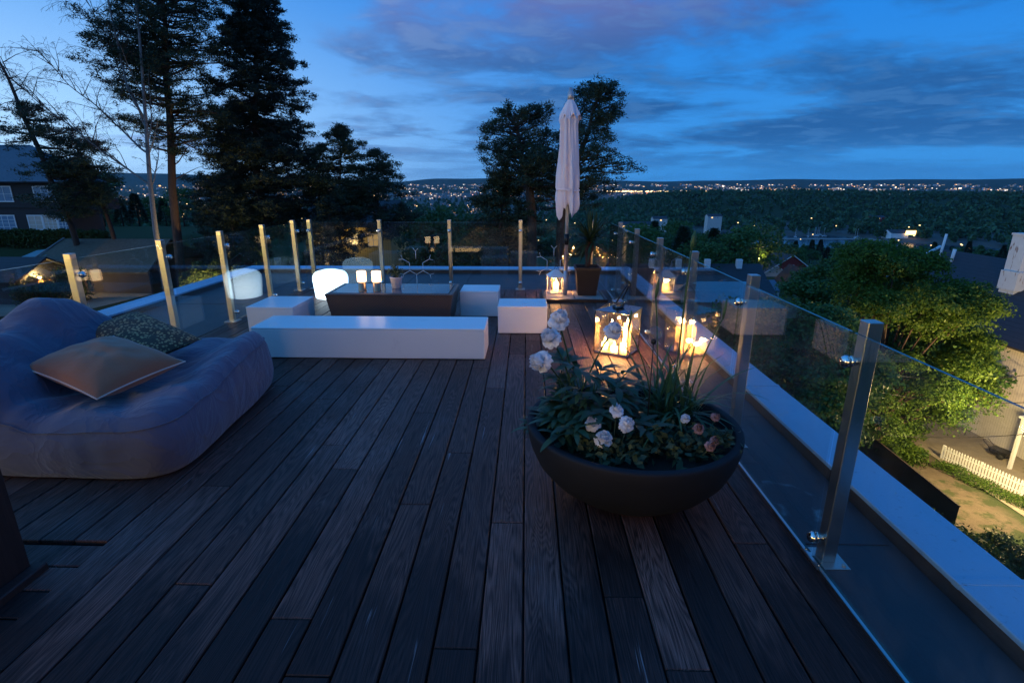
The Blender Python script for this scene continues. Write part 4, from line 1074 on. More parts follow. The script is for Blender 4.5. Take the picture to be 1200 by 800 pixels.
# ================================================================ surroundings
def path_pt(pts, t):
    n = len(pts) - 1; f = min(max(t, 0), .9999) * n; i = int(f); return Vector(pts[i]).lerp(Vector(pts[i + 1]), f - i)
def conifer(name, label, trunk, r0, prof, seed, nb, mat='needle', group='tall conifers around the garden', up=.15, tuft=.40, L=.22, wd=.03, per=26, one_side=None, bare=None, inner=.28):
    """trunk: path; prof: list of (fraction of trunk, branch length); clumps of needles along drooping or rising boughs"""
    base = Vector(trunk[0]); t = empty(name, base, label, 'tree', group)
    rs = np.random.default_rng(seed); tp = [Vector(p) - base for p in trunk]
    H = tp[-1].z; mb = MB(); K = 14
    mb.tube([path_pt(tp, k / K) + Vector((.06 * math.sin(k * 1.7 + seed), .06 * math.cos(k * 2.1), 0)) for k in range(K + 1)], [r0 * (1 - .88 * (k / K) ** 1.1) for k in range(K + 1)], 10)
    cen = []
    fr = [p[0] for p in prof]; ln = [p[1] for p in prof]
    for i in range(nb):
        u = rs.uniform(fr[0], fr[-1]) if i > nb * .15 else rs.uniform(fr[0], fr[0] + .4 * (fr[-1] - fr[0]))
        l = float(np.interp(u, fr, ln)) * rs.uniform(.55, 1.12); a = rs.uniform(0, 2 * math.pi)
        if one_side is not None and rs.uniform() < .55: a = one_side + rs.normal() * .7
        p0 = path_pt(tp, u); e = up + rs.normal() * .16 - .25 * (1 - u)
        d = Vector((math.cos(a), math.sin(a), e)); pts = [p0]
        ns = max(3, int(l / .6))
        for k in range(ns):
            d = (d + Vector((rs.normal() * .12, rs.normal() * .12, rs.normal() * .06 + .03))).normalized(); pts.append(pts[-1] + d * (l / ns))
        mb.tube(pts, [max(.012, r0 * .22 * (1 - .85 * k / ns) * min(1, l / 3)) for k in range(ns + 1)], 5, cap=False)
        for k in range(1, ns + 1):
            f = k / ns
            if f < inner: continue
            w_ = .18 * l * math.sin(math.pi * min(1, .25 + .7 * f))
            for q in range(3 if f < .95 else 4):
                off = rs.normal(size=3) * np.array([w_, w_, .22 * w_ + .1])
                cen.append(np.array(pts[k]) + off * 1.15)
    for (u, l, a, e) in (bare or []):
        p0 = path_pt(tp, u); d = Vector((math.cos(a), math.sin(a), e)); pts = [p0]
        for k in range(5): d = (d + Vector((rs.normal() * .15, rs.normal() * .15, rs.normal() * .15 - .05))).normalized(); pts.append(pts[-1] + d * l / 5)
        mb.tube(pts, [.07, .055, .04, .03, .02, .01], 5)
    mb.build('trunk', M['bark'], t)
    cen = np.array(cen); n = len(cen)
    cc = np.repeat(cen, per, 0); dirs = unit(rs.normal(size=(n * per, 3)) * np.array([1, 1, .6]) + np.array([0, 0, .35]))
    cc = cc + rs.normal(size=cc.shape) * np.array([tuft, tuft, tuft * .42]) * .5
    V, F = needles_np(cc, dirs, L, wd, rs); mesh_np('crown', V, F, M[mat], t)
    return t

def gz(x, y): return ground_z(x, y) - .15
# leaning pine at the far left
conifer('pine_tree', 'small leaning pine in front of the dark timber house at the far left', [(-42.5, 50, gz(-42.5, 50)), (-43.4, 50, -1), (-45.0, 50, 6.6), (-45.9, 50, 11.2), (-46.6, 50, 13.2)], .30,
        [(.26, 3.2), (.34, 4.6), (.44, 5.0), (.52, 3.8), (.6, 1.2)], 3, 85, up=-.05, one_side=.2, L=.26, wd=.034, bare=[(.66, 1.6, 0, .6), (.62, 1.8, 3.2, .1), (.72, 1.2, .4, .3)])
conifer('pine_tree', 'bushy lower pine to the right of the leaning pine, in front of the dark house', [(-39.6, 51, gz(-39.6, 51)), (-40.3, 51, -1), (-41.6, 51, 4.2), (-42.0, 51, 6.2)], .24,
        [(.42, 2.6), (.6, 3.6), (.8, 2.8), (.97, .8)], 13, 44, up=-.1, L=.26, wd=.034)
conifer('pine_tree', 'tall pine with reddish trunk rising behind the bare birch, its base lit among bushes', [(-32.2, 48, gz(-32.2, 48)), (-31.6, 48, 0), (-30.3, 48, 10), (-29.4, 48, 17), (-29.0, 48, 22)], .42,
        [(.36, 2.4), (.46, 5.2), (.56, 5.6), (.66, 5.4), (.78, 4.8), (.9, 4.2), (.99, 1.6)], 5, 235, up=.18, L=.26, wd=.034, bare=[(.33, 4.2, -.3, .5), (.36, 3.6, 3.4, .3), (.30, 3, .4, .7), (.4, 4.5, .1, .6)])
conifer('pine_tree', 'tallest dense dark conical pine in the left group of trees', [(-27.3, 54, gz(-27.3, 54)), (-26.6, 54, 4), (-25.3, 54, 13), (-24.7, 54, 19.5)], .42,
        [(.18, 4.8), (.3, 5.6), (.42, 5.4), (.55, 4.8), (.7, 3.8), (.82, 2.8), (.93, 1.9), (1.0, .5)], 7, 360, mat='needle2', up=-.12, L=.27, wd=.042, per=36)
conifer('pine_tree', 'dark dense conifer filling the gap between the two tallest pines', [(-31.5, 57, gz(-31.5, 57)), (-31.0, 57, 2), (-29.8, 57, 9.5)], .3,
        [(.1, 4.0), (.4, 4.6), (.7, 3.2), (1, .5)], 17, 150, mat='needle2', up=-.1, L=.27, wd=.042)
conifer('pine_tree', 'lower rounded pine with thin bare stems at the right end of the left tree group', [(-20.1, 56, gz(-20.1, 56)), (-19.3, 56, 0), (-18.6, 56, 7.2)], .2,
        [(.4, 3.4), (.58, 4.4), (.72, 3.6), (.88, 2.2), (1.0, .4)], 9, 100, up=.05, L=.27, wd=.042)
conifer('pine_tree', 'second lower pine with broad flat crown beside the rounded pine', [(-15.9, 57, gz(-15.9, 57)), (-15.6, 57, -1), (-15.4, 57, 5.0)], .2,
        [(.38, 3.2), (.55, 4.2), (.75, 3.4), (.92, 1.8), (1.0, .4)], 10, 100, up=.0, L=.27, wd=.042)
conifer('pine_tree', 'thin stemmed dark pine between the conical pine and the rounded pine', [(-22.6, 58, gz(-22.6, 58)), (-22.2, 58, 0), (-21.6, 58, 5.6)], .18,
        [(.3, 3.4), (.55, 3.9), (.8, 2.6), (1.0, .4)], 11, 85, mat='needle2', up=-.1, L=.27, wd=.042)
conifer('pine_tree', 'low dark spruce standing between the reddish trunk and the conical pine', [(-28.5, 51, gz(-28.5, 51)), (-28.2, 51, -2), (-27.9, 51, 1.8)], .2,
        [(.08, 3.2), (.4, 3.3), (.75, 2.0), (1.0, .4)], 41, 90, mat='needle2', up=-.1, L=.27, wd=.042)
conifer('pine_tree', 'low dark spruce under the rounded pines behind the far left parapet corner', [(-19.5, 52, gz(-19.5, 52)), (-19.2, 52, -3), (-19.0, 52, .4)], .2,
        [(.08, 3.4), (.4, 3.4), (.75, 2.2), (1.0, .4)], 42, 90, mat='needle2', up=-.1, L=.27, wd=.042)
# the pines behind the parasol
conifer('pine_tree', 'broad pine left of the closed parasol with thick trunk and rounded crown top', [(.45, 38, gz(.45, 38)), (.35, 38, 1), (-.5, 38, 4.2), (-.9, 38, 6.3)], .40,
        [(.36, 3.4), (.5, 3.3), (.6, 2.9), (.72, 2.7), (.86, 2.5), (.96, 1.4), (1.0, .6)], 21, 120, up=.3, L=.22, wd=.032, per=26, inner=.55, tuft=.36)
conifer('pine_tree', 'taller pine right of the closed parasol with narrow top and spreading lower boughs', [(2.2, 38.5, gz(2.2, 38.5)), (2.5, 38.5, 0), (4.0, 38.5, 4.6), (4.8, 38.5, 7.7)], .36,
        [(.34, 3.6), (.48, 4.4), (.58, 3.4), (.68, 1.8), (.85, 2.0), (.95, 1.6), (1.0, .6)], 22, 125, up=.28, L=.22, wd=.032, per=26, inner=.5, tuft=.36)
conifer('pine_tree', 'low dark pine boughs spreading left of the thick trunk behind the parasol', [(-2.0, 40, gz(-2, 40)), (-1.9, 40, -2), (-1.8, 40, 2.6)], .2, [(.3, 3.0), (.6, 3.4), (.85, 2.0), (1, .6)], 23, 85, up=.0, L=.26, wd=.045)

# bare birch
def birch():
    base = Vector((-30.9, 44, gz(-30.9, 44))); t = empty('birch_tree', base, 'bare pale birch with thin drooping twigs in front of the tall pines', 'tree')
    rs = random.Random(6); mb = MB(); tw = MB()
    tr = [Vector(p) - base for p in ((-31.0, 44, base.z), (-30.9, 44, -2), (-30.6, 44, 2), (-30.1, 44, 6), (-29.6, 44, 10), (-29.1, 44, 14.5), (-28.8, 44, 19))]
    mb.tube(tr, [.24, .2, .17, .13, .10, .07, .04], 9)
    mb.tube([path_pt(tr, .52), path_pt(tr, .6) + Vector((-1.2, 0, .4)), path_pt(tr, .8) + Vector((-2.0, 0, .5)), path_pt(tr, .98) + Vector((-2.4, 0, 1))], [.1, .08, .06, .03], 7)
    def limb(p, d, l, r, depth):
        pts = [p]; n = max(4, int(l / .5)); d = d.normalized()
        for k in range(n):
            g = .03 if depth == 0 else -.10
            d = (d + Vector((rs.gauss(0, .10), rs.gauss(0, .10), rs.gauss(0, .05) + g * (k / n)))).normalized(); pts.append(pts[-1] + d * l / n)
        (mb if depth == 0 else tw).tube(pts, [max(.008, r * (1 - .85 * k / n)) for k in range(n + 1)], 5 if depth < 2 else 3, cap=False)
        if depth < 3:
            for k in range(2 if depth else 3, n + 1):
                for q in range((2, 3, 3)[depth]):
                    if rs.random() < (.75, .6, .45)[depth]:
                        a = Vector((rs.gauss(0, 1), rs.gauss(0, .7), rs.gauss(0, .5) - (.0, .25, 1.1)[depth]))
                        limb(pts[k], (d + a * .75), l * rs.uniform(.25, .42) if depth else l * rs.uniform(.18, .32), r * .4, depth + 1)
    limb(path_pt(tr, .32), Vector((-1.35, 0, 1.15)), 13, .085, 0)
    limb(path_pt(tr, .42), Vector((-1.0, -.1, .85)), 9.5, .085, 0)
    limb(path_pt(tr, .5), Vector((-.75, .1, 1.4)), 11, .075, 0)
    limb(path_pt(tr, .40), Vector((.8, -.2, 1.0)), 5, .06, 0)
    limb(path_pt(tr, .46), Vector((.6, .2, 1.5)), 5.5, .06, 0)
    limb(path_pt(tr, .30), Vector((.5, -.2, 1.2)), 4.5, .07, 0)
    limb(path_pt(tr, .6), Vector((-.5, -.2, 1.2)), 4.5, .05, 0)
    mb.build('trunk', M['bark_birch'], t); tw.build('twigs', M['bark'], t)
birch()

def broadleaf(name, label, base, H, lobes, seed, nleaf, size, mat='broad', group='leafy trees below the terrace', stems=3, r0=.2, cat='tree'):
    """lobes: (x,y,z,r) relative to base; leaves gathered in small clumps near lobe surfaces"""
    t = empty(name, base, label, cat, group); rs = np.random.default_rng(seed); mb = MB(); rr = random.Random(seed)
    for i in range(stems):
        b0 = Vector((rr.gauss(0, .25), rr.gauss(0, .25), 0)) if stems > 1 else Vector((0, 0, 0))
        for (x, y, z, r) in lobes[i::stems]:
            q = Vector((x, y, z)); m_ = b0.lerp(q, .5) + Vector((rr.gauss(0, .2), rr.gauss(0, .2), .12 * H))
            m_.x *= .55; m_.y *= .55
            pts = [b0 * (1 - u) ** 2 + m_ * 2 * u * (1 - u) + q * u * u for u in [k / 6 for k in range(7)]]
            mb.tube(pts, [r0 * (1 - .85 * k / 6) * .6 for k in range(7)], 6, cap=False)
    mb.build('trunk', M['bark'], t)
    w = np.array([l[3] ** 2 for l in lobes]); w /= w.sum(); cl = 12; n = nleaf // cl
    idx = rs.choice(len(lobes), n, p=w); L = np.array(lobes)[idx]
    d = unit(rs.normal(size=(n, 3))); d[:, 2] = np.where(rs.uniform(size=n) < .7, np.abs(d[:, 2]), d[:, 2])
    c = L[:, :3] + d * L[:, 3:4] * (rs.uniform(.35, 1.08, (n, 1)) ** .6) * np.array([1, 1, .8])
    cc = np.repeat(c, cl, 0) + rs.normal(size=(n * cl, 3)) * size * np.array([2.0, 2.0, 1.0]); nr = np.repeat(d, cl, 0)
    V, F = leaves_np(cc, size, rs, .62, 1.0, nr + np.array([0, 0, .6])); mesh_np('crown', V, F, M[mat], t)
    return t
def lobe_cloud(rx, ry, z0, z1, n, r, seed):
    rs = random.Random(seed); out = []
    for i in range(n):
        a = rs.uniform(0, 6.28); u = rs.uniform(0, 1); z = lerp(z0, z1, u); k = math.sin(math.pi * min(.95, .18 + .72 * u)) ** .7
        q = rs.uniform(.25, 1) ** .6; out.append((rx * k * q * math.cos(a), ry * k * q * math.sin(a), z, r * rs.uniform(.7, 1.3)))
    return out
# big maple on the right, its lower side lit by the street lamp
mx, my = 22.2, 31.5; mz = gz(mx, my)
broadleaf('maple_tree', 'large leafy maple below the terrace, bright yellow green where the street lamp lights it', (mx, my, mz), 12, lobe_cloud(5.2, 3.8, 1.2, 12.6, 66, 1.25, 2), 31, 150000, .085, 'maple', r0=.26)
broadleaf('leafy_tree', 'darker leafy tree on the left of the maple beside the white parapet', (13.2, 27, gz(13.2, 27)), 11, lobe_cloud(4.6, 3.4, .6, 6.4, 46, 1.25, 4), 32, 70000, .11, 'broad')
broadleaf('leafy_tree', 'leafy tree top in front of the dark roof, right of the maple', (26.2, 33.5, gz(26.2, 33.5)), 12, lobe_cloud(3.6, 3.0, 3.5, 9.0, 30, 1.1, 6), 33, 26000, .14, 'broad')
broadleaf('leafy_tree', 'round pale green tree crown rising above the maple on its far side', (26.0, 42, gz(26, 42)), 12, lobe_cloud(5.2, 3.4, 3, 11.2, 34, 1.4, 8), 34, 26000, .16, 'broad')

# low bushes and hedges ------------------------------------------------------
def hedge(name, label, p0, p1, w, h, seed, n, size=.07, mat='hedge', zofs=0, cat='hedge', wob=.25):
    p0 = Vector((p0[0], p0[1], 0)); p1 = Vector((p1[0], p1[1], 0)); c = (p0 + p1) / 2; z0 = gz(c.x, c.y) + zofs
    t = empty(name, (c.x, c.y, z0), label, cat); rs = np.random.default_rng(seed); d = (p1 - p0); L = d.length; d.normalize(); nn = Vector((-d.y, d.x, 0))
    u = rs.uniform(-.5, .5, n) * L; a = rs.uniform(-1, 1, n); v = a * w / 2
    top = h * (1 + wob * np.sin(u * 1.3 + seed) * .5 + wob * .6 * np.sin(u * 3.7 + 2 * seed) + wob * .3 * rs.normal(size=n)) * (1 - .35 * a ** 4)
    zz = top * rs.uniform(0, 1, n) ** .45
    x = c.x + d.x * u + nn.x * v; y = c.y + d.y * u + nn.y * v
    gzv = np.array([ground_z(a_, b_) for a_, b_ in zip(x, y)]) - .1 + zofs
    cen = np.stack([x - c.x, y - c.y, gzv + zz - z0], 1)
    V, F = leaves_np(cen, size, rs, .6, .8); mesh_np('foliage', V, F, M[mat], t)
    st = MB(); rr = random.Random(seed)
    for i in range(int(L * 2.2)):
        q = rr.randrange(n); st.tube([(cen[q][0], cen[q][1], gzv[q] - z0 - .1), tuple(cen[q])], .018, 4, cap=False)
    st.build('stems', M['bark'], t)
hedge('hedge', 'loose dark hedge below the right parapet in front of the picket fence', (14.5, 17.9), (27.0, 18.8), 2.8, 1.9, 3, 46000, .07)
hedge('bush', 'low lit bushes around the base of the tall reddish pine', (-30.5, 45.8), (-20.5, 48.6), 2.6, 2.5, 5, 30000, .1, cat='bush')
hedge('bush', 'leafy bush rising just behind the bean bag beside the driveway', (-41.2, 41.2), (-36.6, 42.6), 2.6, 2.3, 6, 11000, .1, cat='bush')
hedge('bush', 'dark rounded bush at the left edge of the driveway', (-41.5, 36.5), (-38.2, 34.6), 2.4, 2.0, 7, 9000, .1, cat='bush')
hedge('hedge', 'clipped dark hedge along the foot of the dark timber house', (-64, 56.6), (-45, 56.4), 1.2, 1.9, 8, 16000, .12, mat='hedge', wob=.06)
hedge('bush', 'dark bushes beyond the far parapet left of the yellow house', (-25.5, 52), (-17, 55), 2.4, 2.2, 9, 12000, .13, mat='broad', cat='bush')
hedge('bush', 'dark bushes with a lit patch beyond the middle of the far parapet', (-11.5, 48), (-1.0, 46), 3, 3.0, 10, 20000, .13, mat='broad', cat='bush')
hedge('bush', 'dark undergrowth under the pines behind the parasol', (-1, 42), (9, 41), 3.4, 4.2, 11, 22000, .14, mat='broad', cat='bush')
hedge('bush', 'thick green shrubs growing along the brown board fence under the maple', (24.2, 36), (23.6, 29.5), 2.2, 1.4, 14, 16000, .085, mat='maple', cat='bush')
hedge('bush', 'dark green shrubs in the earth below the white parapet left of the board fence', (12.5, 31), (15.2, 27.5), 3.0, 1.5, 15, 22000, .09, mat='hedge', cat='bush')
hedge('bush', 'low ragged weeds growing along the picket fence', (25.6, 30), (27.2, 25.2), 1.2, .5, 16, 5000, .05, mat='maple', cat='bush')
hedge('bush', 'small bush standing inside the yard beyond the picket fence', (30.0, 26.6), (31.2, 26.2), .9, 1.0, 12, 1300, .07, mat='maple', cat='bush')

# mid distance trees: a few shared crowns, each tree a thing of its own -------
def tree_proto(k):
    rs = np.random.default_rng(100 + k); H = 1.0
    lob = lobe_cloud(.42, .42, .30, .86, 16, .16, 50 + k)
    w = np.array([l[3] ** 2 for l in lob]); w /= w.sum(); n = 900; idx = rs.choice(len(lob), n, p=w); L = np.array(lob)[idx]
    d = unit(rs.normal(size=(n, 3))); d[:, 2] = np.where(rs.uniform(size=n) < .75, np.abs(d[:, 2]), d[:, 2])
    c = L[:, :3] + d * L[:, 3:4] * rs.uniform(.6, 1.05, (n, 1)); cc = np.repeat(c, 3, 0) + rs.normal(size=(n * 3, 3)) * .018
    V, F = leaves_np(cc, .022, rs, .7, .8, np.repeat(d, 3, 0)); return V, F
def con_proto(k):
    rs = np.random.default_rng(200 + k); n = 3000; u = rs.uniform(0, 1, n) ** .75; a = rs.uniform(0, 6.28, n)
    layer = .78 + .22 * np.abs(np.sin(u * 26)); r = .20 * (1 - u) ** .8 * layer * rs.uniform(.45, 1, n) ** .4 + .004
    c = np.stack([r * np.cos(a), r * np.sin(a), .14 + .86 * u], 1); dirs = unit(np.stack([np.cos(a), np.sin(a), rs.normal(size=n) * .4 - .1], 1))
    return needles_np(c, dirs, .07, .011, rs)
protos = []
for k in range(5):
    V, F = tree_proto(k) if k < 3 else con_proto(k)
    o = mesh_np('crown', V, F, [M['broad'], leafmat('oak_leaf', (.03, .08, .03), (.07, .15, .045), .3), leafmat('ash_leaf', (.04, .1, .04), (.09, .17, .055), .3), M['needle'], M['needle2']][k])
    tk = MB(); tk.tube([(0, 0, 0), (.01, 0, .3), (0, .01, .7 if k < 3 else .97)], [.022, .017, .004], 6); tko = tk.build('trunk', M['bark'])
    protos.append((o.data, tko.data)); bpy.data.objects.remove(o); bpy.data.objects.remove(tko)
TG = 'trees on the slope between the terrace and the fjord'
def midtree(x, y, h, k, label, wide=1.0, dz=0):
    r_ = empty('conifer_tree' if k > 2 else 'leafy_tree', (x, y, gz(x, y) + dz), label, 'tree', TG, random.uniform(0, 6.28)); r_.scale = (h * wide, h * wide, h)
    for nm, me in zip(('crown', 'trunk'), protos[k]):
        o = bpy.data.objects.new(nm, me); C.objects.link(o); o.parent = r_
rt = random.Random(77)
def px2xy(px, Y): return (px - 617) / 645.0 * Y
kinds = ['dark leafy tree', 'deep green oak-like tree', 'grey green spreading tree', 'dark pointed conifer', 'slim dark spruce']
spots = []
# hand placed: the trees one can pick out
hand = [(285, 30 + 60, 0, 16), ]
def add_row(x0, x1, Y0, Y1, n, h0, h1, where, kk=(0, 1, 2, 3, 4)):
    for i in range(n):
        px = x0 + (x1 - x0) * (i + rt.uniform(.1, .9)) / n; Y = rt.uniform(Y0, Y1); k = rt.choice(kk)
        spots.append((px2xy(px, Y), Y, rt.uniform(h0, h1), k, where))
add_row(480, 590, 62, 76, 6, 7, 10, 'left of the parasol pines', (0, 1, 2))
add_row(755, 900, 110, 135, 11, 9, 13, 'just behind the row house', (0, 1, 2, 3))
add_row(740, 850, 150, 200, 8, 11, 16, 'on the slope behind the row house', (0, 1, 3, 4))
add_row(850, 1000, 165, 205, 9, 5.5, 8, 'beyond the red house', (0, 1, 3, 4))
add_row(700, 1190, 215, 300, 26, 7, 10, 'in the middle of the wooded slope', (0, 1, 2, 3, 4))
add_row(1000, 1190, 90, 150, 14, 5, 8, 'behind the maple towards the fjord', (0, 1, 3))
add_row(690, 1200, 320, 420, 30, 7, 10, 'in the far part of the wooded slope', (0, 1, 2, 3, 4))
add_row(100, 330, 75, 110, 12, 4, 6.5, 'below the hill behind the left pines', (0, 1, 2, 3))
add_row(470, 620, 100, 150, 9, 5, 8.5, 'on the slope below the city lights', (0, 1, 2))
add_row(750, 812, 62, 74, 4, 2.6, 3.6, 'in front of the row house', (0, 2))
add_row(0, 110, 68, 100, 6, 8, 11, 'behind the dark timber house', (0, 1, 3))
cnt = {}
for (x, y, h, k, where) in spots:
    key = (k, where); cnt[key] = cnt.get(key, 0) + 1
tot = dict(cnt); run = {}
words = ['', 'second ', 'third ', 'fourth ', 'fifth ', 'sixth ', 'seventh ', 'eighth ', 'ninth ', 'tenth ']
for (x, y, h, k, where) in sorted(spots, key=lambda s: (s[0] / s[1])):
    key = (k, where); run[key] = run.get(key, 0) + 1
    i = run[key]
    lab = f"{kinds[k]} {where}" if tot[key] == 1 else (f"leftmost {kinds[k]} {where}" if i == 1 else f"{words[min(i - 1, 9)]}{kinds[k]} from the left {where}")
    midtree(x, y, h, k, lab, rt.uniform(.9, 1.25) if k < 3 else rt.uniform(1.0, 1.4))
midtree(px2xy(833, 100), 100, 9.5, 0, 'round lighter green tree standing directly behind the row house roof', 1.3)

# far wood: one mass of thousands of crowns on both shores of the fjord
def far_wood():
    rs = np.random.default_rng(9); Vs = []; n = 0
    pos = []
    tries = 0
    while len(pos) < 9000 and tries < 60000:
        tries += 1; az = rs.uniform(-46, 50); r = 330 * math.exp(rs.uniform(0, 1) * math.log(2600 / 330)); x, y = r * math.sin(R(az)), r * math.cos(R(az)); z = ground_z(x, y)
        if z < SEA + 1.5: continue
        if az > 12 and 640 < r < 860: 
            continue
        if r > 1000 and az < 4 and rs.uniform() < .55: continue
        pos.append((x, y, z, r))
    # a denser belt on the near slope
    for _ in range(2600):
        az = rs.uniform(-44, 46); r = rs.uniform(330, 620); x, y = r * math.sin(R(az)), r * math.cos(R(az)); pos.append((x, y, ground_z(x, y), r))
    P = np.array(pos); n = len(P)
    ico = []; ph = (1 + 5 ** .5) / 2
    # crown blob of jittered leaf plates
    K = 34; d = unit(rs.normal(size=(n * K, 3))); d[:, 2] = np.abs(d[:, 2]) * 1.2
    near = (P[:, 3] < 700) & (np.arctan2(P[:, 0], P[:, 1]) > .12)
    hgt_ = np.repeat(rs.uniform(9, 17, n) * np.where(near, .55, 1.0), K); w = hgt_ * np.repeat(rs.uniform(.24, .42, n), K)
    con = np.repeat(rs.uniform(size=n) < .4, K)
    u = rs.uniform(0, 1, n * K); rad = np.where(con, w * .62 * (1 - u), w * np.sqrt(np.maximum(0, 1 - (2 * u - .9) ** 2 * .9)))
    a = rs.uniform(0, 6.28, n * K); base = np.repeat(P[:, :3], K, 0)
    cen = base + np.stack([np.cos(a) * rad, np.sin(a) * rad, hgt_ * (.22 + .78 * u)], 1)
    s = np.repeat(np.clip(P[:, 3] / 420, 1, 2.4), K)[:, None]
    V, F = leaves_np(cen, 1.35 * s, rs, .8, .6); 
    o = mesh_np('distant_forest', V, F, leafmat('distant_foliage', (.028, .078, .036), (.07, .15, .06), .15)); tag(o, kind='stuff')
far_wood()

# ---------------------------------------------------------------- houses
def gable(mb, x0, x1, y0, y1, ze, zr, axis='x', ov=.4, th=.14):
    """two roof slabs; ridge along axis"""
    if axis == 'x':
        ym = (y0 + y1) / 2; sl = (zr - ze) / (ym - y0); 
        mb.slab([(x0 - ov, y0 - ov, ze - sl * ov), (x1 + ov, y0 - ov, ze - sl * ov), (x1 + ov, ym, zr), (x0 - ov, ym, zr)], th)
        mb.slab([(x1 + ov, y1 + ov, ze - sl * ov), (x0 - ov, y1 + ov, ze - sl * ov), (x0 - ov, ym + .002, zr), (x1 + ov, ym + .002, zr)], th)
    else:
        xm = (x0 + x1) / 2; sl = (zr - ze) / (xm - x0)
        mb.slab([(x0 - ov, y1 + ov, ze - sl * ov), (x0 - ov, y0 - ov, ze - sl * ov), (xm, y0 - ov, zr), (xm, y1 + ov, zr)], th)
        mb.slab([(x1 + ov, y0 - ov, ze - sl * ov), (x1 + ov, y1 + ov, ze - sl * ov), (xm + .002, y1 + ov, zr), (xm + .002, y0 - ov, zr)], th)
def walls(mb, x0, x1, y0, y1, z0, ze, zr, axis='x', th=.0):
    mb.box(x0, x1, y0, y1, z0, ze - .02)
    if axis == 'x':
        ym = (y0 + y1) / 2
        for x in (x0, x1 - .1): mb.add([(x, y0, ze - .02), (x + .1, y0, ze - .02), (x + .1, y1, ze - .02), (x, y1, ze - .02), (x, ym, zr - .16), (x + .1, ym, zr - .16)], [(0, 1, 5, 4), (2, 3, 4, 5), (0, 4, 3), (1, 2, 5)])
    else:
        xm = (x0 + x1) / 2
        for y in (y0, y1 - .1): mb.add([(x0, y, ze - .02), (x1, y, ze - .02), (x1, y + .1, ze - .02), (x0, y + .1, ze - .02), (xm, y, zr - .16), (xm, y + .1, zr - .16)], [(0, 1, 4), (2, 3, 5), (0, 4, 5, 3), (1, 2, 5, 4)])
def window(parent, x0, x1, z0, z1, y, nx=2, nz=2, pane='pane_sky', fr=.09, face='y', label=None):
    """window on a wall facing -Y (face y) or -X (face x)"""
    f = MB(); T = (lambda a, b, c, d, e, g: f.box(a, b, c, d, e, g)) if face == 'y' else (lambda a, b, c, d, e, g: f.box(c, d, a, b, e, g))
    ya, yb = y - .06, y + .02
    T(x0 - fr, x0, ya, yb, z0 - fr, z1 + fr); T(x1, x1 + fr, ya, yb, z0 - fr, z1 + fr); T(x0, x1, ya, yb, z0 - fr, z0); T(x0, x1, ya, yb, z1, z1 + fr)
    for i in range(1, nx): x = x0 + (x1 - x0) * i / nx; T(x - .03, x + .03, ya + .01, yb, z0, z1)
    for i in range(1, nz): z = z0 + (z1 - z0) * i / nz; T(x0, x1, ya + .018, yb, z - .018, z + .018)
    w_ = f.build('window', M['white_paint'], parent)
    if label: w_['label'] = label
    f2 = MB(); a = y - .02
    if face == 'y': f2.add([(x0, a, z0), (x1, a, z0), (x1, a, z1), (x0, a, z1)], [(0, 1, 2, 3)])
    else: f2.add([(a, x1, z0), (a, x0, z0), (a, x0, z1), (a, x1, z1)], [(0, 1, 2, 3)])
    f2.build('pane', M[pane] if isinstance(pane, str) else pane, w_)
def house(name, label, x0, x1, y0, y1, z0, ze, zr, wall, roof, axis='x', cat='house', wins=(), chim=(), ov=.4, group=None, barge=False):
    t = empty(name, ((x0 + x1) / 2, (y0 + y1) / 2, z0), label, cat, group); c = t.location.copy()
    a = MB(); walls(a, x0 - c.x, x1 - c.x, y0 - c.y, y1 - c.y, 0, ze - z0, zr - z0, axis); a.build('wall', M[wall], t)
    a = MB(); gable(a, x0 - c.x, x1 - c.x, y0 - c.y, y1 - c.y, ze - z0, zr - z0, axis, ov); rf = a.build('roof', M[roof], t)
    for (xa, xb, za, zb, nx, nz, pn) in wins: window(t, xa - c.x, xb - c.x, za - z0, zb - z0, y0 - c.y, nx, nz, pn)
    for (x, y, w_, zb, zt, mt) in chim:
        a = MB(); a.box(x - w_ / 2 - c.x, x + w_ / 2 - c.x, y - w_ / 2 - c.y, y + w_ / 2 - c.y, zb - z0, zt - z0); a.build('chimney', M[mt], rf)
    if barge:
        b_ = MB(); hw = (x1 - x0) / 2 + ov if axis == 'y' else 0
        if axis == 'y':
            yy_ = y0 - c.y - ov - .03; sl = (zr - ze) / ((x1 - x0) / 2); zl = ze - z0 - sl * ov
            for s in (-1, 1):
                b_.add([(s * hw, yy_ - .03, zl - .2), (0, yy_ - .03, zr - z0 - .2), (0, yy_ - .03, zr - z0 + .03), (s * hw, yy_ - .03, zl + .03), (s * hw, yy_ + .02, zl - .2), (0, yy_ + .02, zr - z0 - .2), (0, yy_ + .02, zr - z0 + .03), (s * hw, yy_ + .02, zl + .03)], [(3, 2, 1, 0), (4, 5, 6, 7), (0, 1, 5, 4), (1, 2, 6, 5), (2, 3, 7, 6), (3, 0, 4, 7)])
            b_.build('barge_board', M['white_paint'], t)
    return t
